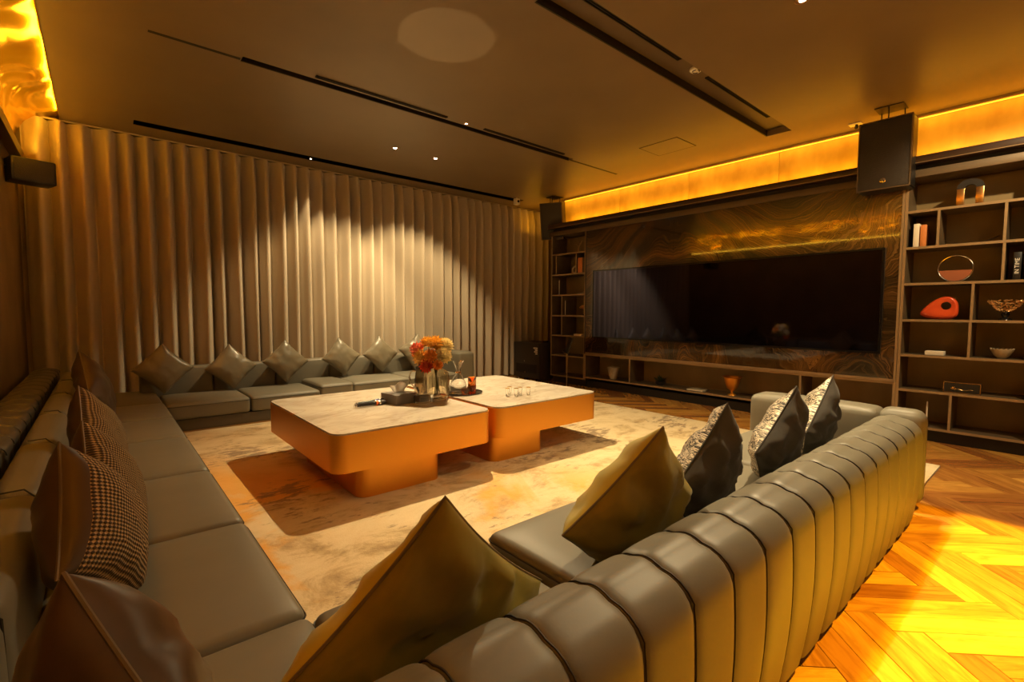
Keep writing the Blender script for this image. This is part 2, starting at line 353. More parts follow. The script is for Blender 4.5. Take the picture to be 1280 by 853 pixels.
# herringbone boards
W_, n_ = .118, 6; L_ = W_*n_; c45 = math.cos(PI/4)
def plank_mesh():
    bm = B(); g = .0012; box(bm, g, L_-g, g, W_-g, -.014, 0, bev=.0012, seg=1); uvl = bm.loops.layers.uv.new()
    for fa in bm.faces:
        for lp in fa.loops: lp[uvl].uv = (lp.vert.co.x, lp.vert.co.y)
    me = bpy.data.meshes.new('floor_plank'); bm.to_mesh(me); bm.free(); me.materials.append(M['wood']); return me
pm = plank_mesh(); cand = []
seen = set()
for j in range(-90, 90):
    for k in range(-10, 10):
        for typ in (0, 1):
            a, b = (j+2*n_*k, j) if typ == 0 else (j, j-2*n_+1+2*n_*k)
            a, b = a*W_, b*W_
            if typ == 0: mx = Matrix.Translation((a, b, 0)); cx, cy = a+L_/2, b+W_/2
            else: mx = Matrix.Translation((a+W_, b, 0)) @ Matrix.Rotation(PI/2, 4, 'Z'); cx, cy = a+W_/2, b+L_/2
            wx, wy = cx*c45-cy*c45+3, cx*c45+cy*c45+3
            if X0-.2 < wx < 7.5 and Y0-.2 < wy < Y1+.2:
                full = Matrix.Translation((3, 3, 0)) @ Matrix.Rotation(PI/4, 4, 'Z') @ mx
                vis = (wx > 1.5 and -.9 < wy < .75) or (wx > 5.2 and wy < 5.9) or (4.0 < wx and wy < .9)
                dist = math.hypot(wx, wy) + (0 if vis else 100)
                cand.append((dist, full, wx, wy))
cand.sort(key=lambda t: t[0])
for i, (d, mxx, wx, wy) in enumerate([c for c in cand if c[0] < 100][:290]):
    o = bpy.data.objects.new('floor_plank', pm); C.objects.link(o); o.parent = fl
    o.matrix_local = Matrix.Translation(-fl.location) @ Matrix.Translation((0, 0, random.uniform(-.0006, .0006))) @ mxx
rest = [c for c in cand if c[0] < 100][290:]+[c for c in cand if c[0] >= 100]
bm = B(); uvl = bm.loops.layers.uv.new()
for (d, mxx, wx, wy) in rest:
    if not (X0-.05 < wx < 7.45 and Y0-.05 < wy < Y1+.05): continue
    g = .0012; vs = vv(bm, [mxx @ Vector(p) for p in ((g, g, 0), (L_-g, g, 0), (L_-g, W_-g, 0), (g, W_-g, 0), (g, g, -.013), (L_-g, g, -.013), (L_-g, W_-g, -.013), (g, W_-g, -.013))])
    for q in ((0, 1, 2, 3), (0, 4, 5, 1), (1, 5, 6, 2), (2, 6, 7, 3), (3, 7, 4, 0)):
        fa = bm.faces.new([vs[t] for t in q])
        loc = ((0, 0), (L_, 0), (L_, W_), (0, W_)); ii = random.random()
        for lp, t in zip(fa.loops, q): lp[uvl].uv = loc[t % 4]
obj('floor_planks', bm, 'wood', fl, smooth=False, kind='stuff')

bx('wall_left', 'wall', None, X0-.1, X0, Y0, Y1, -.1, H+.1, kind='structure')
bx('wall_back', 'wall', None, X0-.1, 7.5, Y1, Y1+.1, -.1, H+.1, kind='structure')
bx('wall_near', 'wall', None, X0-.1, X1+.1, Y0-.1, Y0, -.1, H+.1, kind='structure')
wr = bx('wall_right', 'cove_wall', None, X1, 7.40, Y0, 6.32, -.1, H+.1, kind='structure')
bx('wall_corner', 'wall', None, 7.40, 7.5, 6.32, Y1, -.1, H+.1, kind='structure')
for i, y in enumerate([-1.2, .05, 1.3, 2.55, 3.8, 5.05]):
    bx('wall_panel', 'cove_wall', wr, X1-.012, X1-.0005, y+.002, y+1.248, 2.86, H-.02, bev=.003)
bx('baseboard_left', 'cornice', None, X0, X0+.015, Y0, Y1-.02, 0, .09, kind='structure')
# ceiling with three recessed slots
bm = B(); z0, z1 = H, H+.09
CX0 = -.262
def cb(x0, x1, y0, y1): box(bm, x0, x1, y0, y1, z0, z1)
LY0, LY1, LX0, LX1 = -.72, -.295, 2.37, 3.27       # added opening, sized to cut the aisle light into a patch
cb(CX0, X1, Y0, LY0); cb(CX0, LX0, LY0, LY1); cb(LX1, X1, LY0, LY1)
cb(CX0, X1, LY1, 2.22); cb(CX0, 2.33, 2.22, 2.50); cb(6.16, X1, 2.22, 2.50)
cb(CX0, X1, 2.50, 4.58); cb(CX0, .98, 4.58, 4.71); cb(5.05, X1, 4.58, 4.71); cb(.98, 5.05, 4.58, 4.60); cb(.98, 5.05, 4.70, 4.71); cb(X1, 7.4, 6.32, Y1)
cb(CX0, X1, 4.71, 6.90); cb(CX0, .36, 6.90, 7.07); cb(6.2, X1, 6.90, 7.07); cb(CX0, X1, 7.07, Y1)
ce = obj('ceiling', bm, 'ceiling', None, smooth=False, kind='structure')
def trough(x0, x1, y0, y1, m, dep=.085):
    bx('ceiling_recess', m, ce, x0-.01, x1+.01, y0-.01, y1+.01, H+dep, H+dep+.02)
    bx('recess_side', 'slot', ce, x0, x1, y1-.012, y1, H+.001, H+dep)
    bx('recess_side', m, ce, x0, x1, y0, y0+.004, H+.001, H+dep)
trough(2.33, 6.16, 2.22, 2.50, 'slot_mid', .07); trough(.98, 5.05, 4.60, 4.70, 'slot', .07)
for xa, xb in ((.35, .97), (5.06, 6.10)): bx('track_strip', 'slot', ce, xa, xb, 4.64, 4.675, H-.002, H-.0002); trough(.36, 6.2, 6.90, 7.07, 'slot', .07)
def diffuser(x0, x1, y0, y1, z, label, group='linear air diffusers in the ceiling slots'):
    t = thing('air_diffuser', ((x0+x1)/2, (y0+y1)/2, z), label, 'vent', group)
    bm = B()
    for a in ((x0, x1, y0, y0+.008), (x0, x1, y1-.008, y1), (x0, x0+.008, y0, y1), (x1-.008, x1, y0, y1)): box(bm, *a, z-.012, z)
    obj('frame', bm, 'slot', t, smooth=False); bx('backing', 'slot', t, x0+.008, x1-.008, y0+.008, y1-.008, z-.002, z)
    bm = B(); yy = y0+.02
    while yy < y1-.012: box(bm, x0+.008, x1-.008, yy, yy+.003, z-.010, z-.002); yy += .016
    obj('slats', bm, 'slot', t, smooth=False, kind='stuff')
diffuser(2.36, 3.87, 2.235, 2.33, H+.07, 'long black air diffuser left of the round detector in the near ceiling slot')
diffuser(4.35, 5.73, 2.235, 2.33, H+.07, 'black air diffuser right of the round detector in the near ceiling slot')
diffuser(1.55, 2.94, 4.515, 4.55, H-.0005, 'thin black air diffuser beside the left half of the middle ceiling slot')
diffuser(3.45, 4.79, 4.515, 4.55, H-.0005, 'thin black air diffuser beside the right half of the middle ceiling slot')
def downlight(x, y, z, label, rr=.04, lens='lamp'):
    t = thing('downlight', (x, y, z), label, 'light', 'recessed ceiling downlights')
    bm = B(); lathe(bm, [(rr*.6, -.001), (rr, -.006), (rr*1.25, -.001)], (x, y, z), 20); obj('trim_ring', bm, 'bronze' if lens == 'lamp' else 'white', t)
    bm = B(); lathe(bm, [(.0001, -.0035), (rr*.55, -.003)], (x, y, z), 16); obj('lens', bm, lens, t)
downlight(2.98, 5.82, H, 'bright round downlight, left one of the pair near the curtain')
downlight(3.60, 5.84, H, 'bright round downlight, right one of the pair near the curtain')
downlight(3.68, 1.29, H, 'bright round downlight at the top edge of the picture over the near sofa')
downlight(3.207, 4.545, H, 'small lit downlight between the two thin air diffusers of the middle slot', .022)
downlight(2.30, 7.0, H-.0, 'small lit downlight in the slot right beside the curtain', .02)
t = thing('smoke_detector', (4.13, 2.30, H+.07), 'round white detector between the two black diffusers of the near ceiling slot', 'detector')
bm = B(); lathe(bm, [(.055, 0), (.055, -.015), (.045, -.025)], (4.13, 2.30, H+.068), 24); obj('body', bm, 'white', t)
bm = B()
for k in range(3):
    a0 = k*2*PI/3; tube(bm, [(4.13+.03*math.cos(a0+q), 2.30+.03*math.sin(a0+q), H+.0415) for q in (0, .5, 1, 1.5)], .004, 5)
obj('vent_slits', bm, 'black', t)
# access hatch
t = thing('access_hatch', (5.585, 3.475, H), 'square flush access hatch in the ceiling near the television', 'hatch')
bx('panel', 'ceiling', t, 5.366, 5.804, 3.216, 3.734, H-.004, H-.0005)
bm = B()
for a in ((5.355, 5.362, 3.205, 3.745), (5.808, 5.815, 3.205, 3.745), (5.355, 5.815, 3.205, 3.212), (5.355, 5.815, 3.738, 3.745)): box(bm, *a, H-.003, H-.0003)
obj('shadow_gap', bm, 'slot', t, smooth=False)
# unseen box added around the aisle lamps to shape their light
bm = B()
for a_ in ((LX0-.5, LX1+.5, LY0-.4, LY1+.4, H+1.1, H+1.14), (LX0-.54, LX0-.5, LY0-.4, LY1+.4, H+.09, H+1.1), (LX1+.5, LX1+.54, LY0-.4, LY1+.4, H+.09, H+1.1), (LX0-.5, LX1+.5, LY0-.44, LY0-.4, H+.09, H+1.1), (LX0-.5, LX1+.5, LY1+.4, LY1+.44, H+.09, H+1.1)): box(bm, *a_)
wl = obj('light_shaping_box', bm, 'ceiling', ce, smooth=False)
# LED profile seen as the thin bright line under the ceiling edge
bx('led_profile', 'glow', wr, X1-.03, X1-.014, Y0+.1, 6.3, H-.052, H-.040)
# gold vault along the left wall
bm = B(); prof = [(-.635, 2.98), (-.630, 3.16), (-.615, 3.22), (-.585, 3.285), (-.54, 3.335), (-.47, 3.375), (-.38, 3.41), (-.30, 3.447), (CX0-.002, 3.475)]
ys = [Y0+(7.5-Y0)*k/60 for k in range(61)]; G = [[bm.verts.new((x, y, z)) for (x, z) in prof] for y in ys]
G2 = [[bm.verts.new((x-.004, y, z+.02)) for (x, z) in prof] for y in ys]
for g, s in ((G, 1), (G2, -1)):
    for a, b in zip(g, g[1:]):
        for k in range(len(prof)-1): fc(bm, [a[k], a[k+1], b[k+1], b[k]][::s])
vt = obj('trim_1', bm, 'foil', None, kind='structure')
bx('trim_2', 'bronze', None, CX0-.006, CX0, Y0, 7.4, H-.004, H+.09, kind='structure')
bx('trim_3', 'cornice', None, X0, X0+.085, Y0, 7.3, 2.85, 2.955, bev=.004, kind='structure')

# ------------------------------------------------------------------ curtain
def curtain(x0, x1, y, label):
    t = thing('curtain', ((x0+x1)/2, y, 0), label, 'curtain')
    bm = B(); per = .188; nx = int((x1-x0)/per*16); nz = 26; rows = []
    rnd = [random.uniform(-1, 1) for _ in range(200)]
    for k in range(nz+1):
        q = k/nz; z = .02+(H-.03-.02)*q; row = []
        for i in range(nx+1):
            x = x0+(x1-x0)*i/nx; ph = (x-x0)/per; c = int(ph); fr = ph-c
            j0, j1 = rnd[c % 200], rnd[(c+1) % 200]; jj = j0+(j1-j0)*fr
            ph2 = ph+.16*jj+.05*math.sin(z*1.3+c)*(1-q)
            amp = (.095+.016*rnd[(c*3) % 200])*(1-.35*max(0, (q-.9)/.1))
            s = math.sin(2*PI*ph2); yy = amp*(s+.28*math.sin(4*PI*ph2+.6))
            if q > .965: yy *= .7
            xx = x+.020*math.cos(2*PI*ph2)*(1-.3*q)
            row.append(bm.verts.new((xx, y+yy+.012*noise.noise((x*1.1, z*.7, 3)), z)))
        rows.append(row)
    for a, b in zip(rows, rows[1:]):
        for i in range(nx): fc(bm, [a[i], a[i+1], b[i+1], b[i]])
    obj('drape', bm, 'curtain', t, ang=180)
    bm = B(); box(bm, x0, x1, y-.004, y+.004, H-.022, H-.004); obj('heading_tape', bm, 'curtain', t, smooth=False)
    return t
curtain(-.60, 7.34, 7.42, 'full-width floor-length pleated beige curtain across the far wall')

# ------------------------------------------------------------------ rug
bm = B(); rx0, rx1, ry0, ry1 = .25, 5.33, .66, 6.15
nx, ny = 60, 60
pts = [[(rx0+(rx1-rx0)*i/nx, ry0+(ry1-ry0)*j/ny) for i in range(nx+1)] for j in range(ny+1)]
top = [[bm.verts.new((x, y, .016+.0025*noise.noise((x*3, y*3, 0)))) for x, y in rw] for rw in pts]
for j in range(ny):
    for i in range(nx): fc(bm, [top[j][i], top[j][i+1], top[j+1][i+1], top[j+1][i]])
eb = [(e) for e in bm.edges if len(e.link_faces) == 1]
ret = bmesh.ops.extrude_edge_only(bm, edges=eb)
for v in [g for g in ret['geom'] if isinstance(g, bmesh.types.BMVert)]: v.co.z = .001
obj('rug', bm, 'rug', None, label='large cream abstract rug with orange and brown patches under the coffee tables', cat='rug')

# ------------------------------------------------------------------ sofas
def channel_bm(w, prof, dep=.013):
    """one upholstered channel: profile (a, z) extruded along b with puffed middle; prof given as outward loop"""
    bm = B(); n = 16; P = [Vector((a, 0, z)) for a, z in prof]; L = len(P); nr = []
    for i in range(L):
        d = (P[min(i+1, L-1)]-P[max(i-1, 0)]).normalized(); nr.append(Vector((-d.z, 0, d.x)))
    rows = []
    for k in range(n+1):
        t = math.sin((k/n*2-1)*PI/2); off = -dep*(.15*abs(t)**2+.85*abs(t)**9); row = []
        for p, q in zip(P, nr):
            c = p+q*off; row.append(bm.verts.new((c.x, t*w/2, c.z)))
        rows.append(row)
    for a, b in zip(rows, rows[1:]):
        for i in range(L-1): fc(bm, [a[i], a[i+1], b[i+1], b[i]])
    for rw in (rows[0], rows[-1]): fc(bm, rw)
    return bm
def rprof(out, inn, zb, zt, rr, zin, crown=.012):
    """profile from outer bottom, up over the rounded top, down the inside (out < inn in local a)"""
    p = []; H_ = zt-zb
    for k in range(9):
        q = k/8; z = zb+(zt-rr-zb)*q
        p.append((out+.030*(1-q)**2.0-.010*math.sin(PI*q), z))
    for k in range(1, 7):
        a = PI-PI/2*k/6; p.append((out+rr+rr*math.cos(a), zt-rr+rr*math.sin(a)))
    for k in range(1, 6):
        q = k/6; p.append((out+rr+(inn-out-2*rr*.8)*q, zt+crown*math.sin(PI*q)))
    r2_ = rr*.6
    for k in range(0, 6):
        a = PI/2-PI/2*k/5; p.append((inn-r2_+r2_*math.cos(a), zt-r2_+r2_*math.sin(a)))
    p.append((inn, zin)); return p
def channels(parent, spec, w, prof, leather='leather', name='channel'):
    """spec: list of (x, y, rotz) centres; all share meshes"""
    bm = channel_bm(w, prof)
    o0 = obj(name, bm, leather, None, origin=(0, 0, 0), ang=60)
    bm = B(); L = len(prof)
    tube(bm, [(a-.0 if 0 else a, w/2-.004, z) for a, z in [(p[0]+.010 if i < 9 else p[0], p[1]-(.009 if i >= 9 else 0)) for i, p in enumerate(prof[1:-1])]], .0024, 6)
    s0 = obj('seam_piping', bm, 'stitch', None, origin=(0, 0, 0))
    for i, (x, y, rz) in enumerate(spec):
        o = o0 if i == 0 else o0.copy(); s = s0 if i == 0 else s0.copy()
        if i: C.objects.link(o); C.objects.link(s)
        o.parent = parent; o.location = Vector((x, y, 0))-wloc(parent); o.rotation_euler = (0, 0, rz)
        s.parent = o; s.location = (0, 0, 0); s.rotation_euler = (0, 0, 0)
def seat(parent, *a, crown=.018, rr=.035, m='leather', seam=True, **k):
    bm = B(); rbox(bm, *a, rr, crown); o = obj('seat_cushion', bm, m, parent, ang=60)
    x0, x1, y0, y1, z0, z1 = a; zz = z1-.03
    bm = B(); e = .0015
    tube(bm, [(x, y, zz) for x, y in rrect(x0-e, x1+e, y0-e, y1+e, rr, 4)], .003, 5, cyc=True); obj('piping', bm, 'stitch', o)
    return o
# near sofa (seen from behind)
ns = thing('channelled_sofa', (2.1, 1.05, 0), 'near leather sofa with vertical channelled back, its outer side facing the aisle', 'sofa')
wch = .2075
pr = rprof(.545, .80, .035, .655, .105, .30)
# local a axis -> world +y, b axis -> world -x : rotate 90 deg about z
spec = [(.645+wch*(k-1)-wch/2, 0, PI/2) for k in range(17)]
channels(ns, [(x, 0, PI/2) for x, y, q in spec], wch-.002, pr)
bm = B(); box(bm, -.0, 3.86, .64, 1.48, .02, .16, bev=.01); obj('base', bm, 'sofa_base', ns)
bx('plinth', 'plinth', ns, .1, 3.75, .70, 1.40, .0165, .02)
bm = B(); box(bm, .30, 3.90, .60, .76, .04, .60, bev=.02); obj('back_frame', bm, 'sofa_base', ns)
seat(ns, .47, 1.165, .80, 1.52, .155, .345)
seat(ns, 1.18, 2.03, .80, 1.535, .155, .385)
seat(ns, 2.05, 2.92, .80, 1.60, .155, .385)
seat(ns, 2.94, 3.84, .80, 1.60, .155, .385)
bm = B(); rbox(bm, 3.94, 4.19, .815, 1.66, .04, .645, .05, .012); ar = obj('armrest', bm, 'leather', ns)
bm = B(); rbox(bm, 3.975, 4.13, .575, .83, .04, .655, .06, .01); obj('end_channel', bm, 'leather', ns)
# left sofa
ls = thing('left_wall_sofa', (0, 3.6, 0), 'long dark leather sofa along the left wall with a channelled ledge behind', 'sofa')
pr = rprof(-.60, -.365, .035, .655, .07, .30)
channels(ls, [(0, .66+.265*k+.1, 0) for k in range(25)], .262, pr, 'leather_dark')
bm = B(); box(bm, -.34, .43, .60, 7.1, .02, .18, bev=.008); obj('base', bm, 'sofa_base', ls)
sy = [.62, 1.505, 2.37, 3.28, 4.26, 5.08, 5.93]
for a, b in zip(sy, sy[1:]): seat(ls, -.2, .458, a+.006, b-.006, .185, .365)
seat(ls, -.2, .458, 5.94, 7.05, .185, .35)
for k in range(7):
    y = .63+.905*k
    bm = B(); rbox(bm, -.335, -.19, y, y+.895, .25, .64, .045, .02, face='x'); o = obj('back_cushion', bm, 'leather', ls, ang=60)
    bm = B(); tube(bm, [(-.30, y+.004, .645), (-.235, y+.004, .647), (-.196, y+.004, .60), (-.192, y+.004, .4)], .003, 5); obj('piping', bm, 'stitch', o)
# back sofa along the curtain
bs = thing('curtain_sofa', (2.5, 6.5, 0), 'far leather sofa in front of the curtain with loose back cushions', 'sofa')
pr = rprof(0, .2, .035, .60, .05, .25)
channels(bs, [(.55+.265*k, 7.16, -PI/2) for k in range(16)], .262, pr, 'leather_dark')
bm = B(); box(bm, .46, 4.40, 6.0, 6.94, .02, .15, bev=.006); obj('base', bm, 'sofa_base', bs)
bm = B(); box(bm, .46, 4.40, 5.985, 5.995, .018, .03); obj('base_trim', bm, 'bronze', bs, smooth=False)
seat(bs, .47, 1.245, 5.965, 6.75, .155, .325); seat(bs, 1.255, 2.02, 5.965, 6.75, .155, .325)
seat(bs, 2.03, 2.45, 5.99, 6.75, .155, .375); seat(bs, 2.46, 3.28, 6.03, 6.75, .155, .36); seat(bs, 3.29, 4.10, 6.03, 6.75, .155, .36)
xs = [.30, 1.02, 1.72, 2.42, 3.08, 3.72, 4.12]
for a, b in zip(xs, xs[1:]):
    bm = B(); rbox(bm, a, b-.006, 6.76, 6.93, .25, .635, .03, .012, face='-y'); obj('back_cushion', bm, 'leather', bs, ang=60)
bm = B(); rbox(bm, 4.13, 4.42, 6.05, 6.94, .04, .665, .04, .01); obj('armrest', bm, 'leather', bs)

# ------------------------------------------------------------------ throw pillows
def pillow(c, s, yaw, lean, roll, th, front, back, label, group, seed=0, trim='piping', panel=None, tassel=False, wr=.011, sq=1.0):
    rest = {'chan': (.372 if c[0] < 1 else .408, (1, .806, 1, .67)), 'left': (.388, (0, -.165, 1, .66)), 'curt': (.348 if c[0] < 2 else .392, (1, 6.74, -1, .65))}['curt' if c[1] > 6 else 'chan' if (yaw > 60) else 'left']
    a, l, r_ = (math.radians(v) for v in (yaw, lean, roll))
    n = Vector((math.cos(a), math.sin(a), 0)); h = Vector((-math.sin(a), math.cos(a), 0)); z = Vector((0, 0, 1))
    up = z*math.cos(l)-n*math.sin(l); Nn = n*math.cos(l)+z*math.sin(l)
    U = h*math.cos(r_)+up*math.sin(r_); V = -h*math.sin(r_)+up*math.cos(r_); c = Vector(c)
    t = thing('throw_pillow', c-Vector((0, 0, s*1.2)), label, 'pillow', group)
    G = 28
    def pos(u_, v_, side):
        x = s*u_*(1-.075*(1-v_*v_)); y = s*v_*(1-.075*(1-u_*u_))
        e = max(0, (1-abs(u_)**2.4)*(1-abs(v_)**2.4))**.44
        k = max(abs(u_), abs(v_)); cor = abs(u_*v_)
        wv = .45*noise.noise((u_*2.6+seed, v_*2.6, side*3.1+seed))*wr*1.6 + .45*math.sin(9*math.atan2(u_, v_)+seed)*wr*.8*k*k + .5*noise.noise((u_*7+seed, v_*7, side*9))*wr*.6
        d = th*e+wv*min(1, e*2.2)*(1 if 1 else 0)
        sag = -.02*s*(1-abs(u_)) 
        p = c+U*x+V*y+Nn*(side*max(d, 0))
        sp = lambda q, k=.018: q if q > .15 else k*math.log(1+math.exp(q/k))       # soft cushion gives way where it rests
        if rest:
            ax, v0, sg_, top_ = rest[1]
            wt = 1 if p.z < top_-.06 else max(0, 1-(p.z-top_+.06)/.08)
            nv = v0+sg_*sp(sg_*(p[ax]-v0)); p[ax] += (nv-p[ax])*wt
            p.z = rest[0]+sp(p.z-rest[0])
        return p
    for side, mt, nm in ((1, front, 'front_cover'), (-1, back, 'back_cover')):
        bm = B(); uvl = bm.loops.layers.uv.new(); g = []
        for i in range(G+1):
            ui = math.sin((i/G*2-1)*PI/2*.98)/math.sin(PI/2*.98)
            g.append([(bm.verts.new(pos(ui, math.sin((j/G*2-1)*PI/2*.98)/math.sin(PI/2*.98), side)), ui, math.sin((j/G*2-1)*PI/2*.98)) for j in range(G+1)])
        for i in range(G):
            for j in range(G):
                q = [g[i][j], g[i+1][j], g[i+1][j+1], g[i][j+1]]
                if side < 0: q = q[::-1]
                fa = bm.faces.new([w_[0] for w_ in q])
                if panel and side == panel[0] and panel[1](( q[0][1]+q[2][1])/2, (q[0][2]+q[2][2])/2): fa.material_index = 1
                for lp, w_ in zip(fa.loops, q): lp[uvl].uv = (w_[1]*.5+.5, w_[2]*.5+.5)
        ms = [mt]+([panel[2]] if panel and side == panel[0] else [])
        me_o = obj(nm, bm, ms, t, ang=180)
    bm = B(); P = []
    for (u0, v0, u1, v1) in ((-1, -1, 1, -1), (1, -1, 1, 1), (1, 1, -1, 1), (-1, 1, -1, -1)):
        for k in range(14): q = k/14; P.append(pos(u0+(u1-u0)*q, v0+(v1-v0)*q, 0))
    tube(bm, P, .0045, 6, cyc=True); obj('piping', bm, trim, t)
    return t
G1 = 'satin pillows on the curtain sofa'
bk = [(.51, .640, .205, 0), (1.18, .612, .20, 2), (1.80, .640, .20, -2), (2.53, .655, .195, 4), (3.11, .665, .195, 0), (3.70, .675, .195, -8)]
bl = ['dark taupe diamond pillow, leftmost on the curtain sofa', 'taupe diamond pillow, second from the left on the curtain sofa', 'taupe diamond pillow, third from the left on the curtain sofa',
      'brightly lit taupe diamond pillow, third from the right on the curtain sofa', 'taupe diamond pillow, second from the right on the curtain sofa', 'taupe diamond pillow behind the bouquet, rightmost on the curtain sofa']
for i, (x, z, s, dr) in enumerate(bk):
    pillow((x, 6.60, z), s, -90+(-20 if i == 5 else 0), 12, 45+dr, .075, 'satin', 'satin_dark', bl[i], G1, seed=i*1.7, trim='satin')
pillow((.555, .96, .525), .27, 90, 14, 45, .105, 'olive', 'olive_dark', 'large brown-olive velvet pillow in the foreground, nearest on the channelled sofa', 'velvet pillows on the channelled sofa', seed=2.2, trim='piping', wr=.040)
pillow((1.44, 1.0, .585), .245, 86, 20, 45, .125, 'olive', 'olive_dark', 'yellow-olive velvet pillow with a piped edge, second nearest on the channelled sofa', 'velvet pillows on the channelled sofa', seed=5.1, wr=.034)
sg = 'charcoal pillows with silver sequins on the channelled sofa'
sl = ['charcoal velvet pillow with sequinned front, nearest of the three beside the olive pillow', 'charcoal velvet pillow with sequinned front, middle one of the three', 'charcoal velvet pillow with sequinned front, farthest one beside the armrest']
for i, c in enumerate(((1.98, 1.0, .605), (2.76, 1.0, .60), (3.42, 1.02, .60))):
    pillow(c, .228, 90+(4, 2, 8)[i], 14, 45, .10, 'sequin', 'charcoal', sl[i], sg, seed=8+i*1.3, trim='charcoal', wr=.034)
wg = 'woven pillows on the left wall sofa'
brd = lambda u_, v_: False
pillow((.0, 1.05, .62), .188, 20, 14, 45, .11, 'brown_leather', 'brown_velvet', 'plain brown satin pillow with piped edge, in the lower left foreground', 'pillows on the left wall sofa', seed=3.3, wr=.012)
pillow((-.04, 1.97, .60), .215, -14, 14, 45, .12, 'woven', 'brown_velvet', 'brown woven pillow with coarse basket weave, nearest of the woven ones', wg, seed=4.1, panel=(1, lambda a_, b_: b_ > .90, 'brown_velvet'))
pillow((.0, 2.44, .58), .212, -12, 14, 45, .10, 'woven_fine', 'brown_velvet', 'brown woven pillow, middle one of the three woven pillows on the left sofa', wg, seed=6.1)
pillow((-.03, 3.3, .61), .215, -12, 14, 45, .10, 'woven_fine', 'brown_leather', 'brown woven pillow, farthest of the three woven pillows on the left sofa', wg, seed=7.7)
pillow((-.06, 5.2, .63), .25, -5, 14, 45, .11, 'brown_velvet', 'brown_velvet', 'shiny dark brown pillow, farthest on the left wall sofa', 'pillows on the left wall sofa', seed=9.4, wr=.02)

# ------------------------------------------------------------------ coffee tables
def coffee_table(x0, x1, y0, y1, px0, px1, py0, py1, label):
    t = thing('coffee_table', ((x0+x1)/2, (y0+y1)/2, .0175), label, 'table', 'pair of copper coffee tables')
    bm = B(); prism(bm, rrect(x0, x1, y0, y1, .10), .235, .488); obj('apron', bm, 'copper', t)
    bm = B(); prism(bm, rrect(x0+.006, x1-.006, y0+.006, y1-.006, .094), .488, .50); obj('marble_top', bm, 'marble', t)
    bm = B(); prism(bm, rrect(px0, px1, py0, py1, .08), .0178, .235); obj('plinth', bm, 'copper', t)
coffee_table(1.10, 2.405, 3.03, 4.62, 1.29, 1.945, 3.09, 4.25, 'left copper-sided coffee table with cream marble top, holding microphones and tissue box')
coffee_table(2.46, 3.76, 3.05, 4.67, 2.475, 3.075, 3.125, 4.28, 'right copper-sided coffee table with cream marble top, holding the shot glasses')
TZ = .5005
def glass_prof(outer, thick=.004, base=.006):
    inn = [(max(rr-thick, .001), z) for rr, z in outer if z > base]
    return [(.0005, 0)]+outer+[(max(rr-thick, .001), z) for rr, z in reversed(outer) if z > base]+[(.0005, base)]
# round tray
tx, ty = 2.67, 3.86
t = thing('round_tray', (tx, ty, TZ), 'round dark mirrored tray under the carafe and amber tumblers', 'tray')
bm = B(); lathe(bm, [(.19, 0), (.198, .004), (.198, .012), (.19, .012), (.187, .006), (.0005, .006)], (tx, ty, TZ), 40); obj('dish', bm, 'black_gloss', t)
# vase
vx, vy = 2.30, 3.74
t = thing('flower_vase', (vx, vy, TZ), 'ribbed smoky glass jar vase holding the bouquet', 'vase')
bm = B(); vp_ = [(.085, 0), (.11, .012), (.118, .04), (.118, .20), (.11, .235), (.085, .262), (.058, .275), (.055, .30), (.064, .318)]
lathe(bm, glass_prof(vp_, .005, .012), (vx, vy, TZ), 40); obj('jar', bm, 'smoke_glass', t)
bm = B()
for k in range(26): a = 2*PI*k/26; tube(bm, [(vx+(rr+.0005)*math.cos(a), vy+(rr+.0005)*math.sin(a), TZ+z) for rr, z in vp_[1:6]], .0016, 5)
obj('ribs', bm, 'smoke_glass', t, kind='stuff')
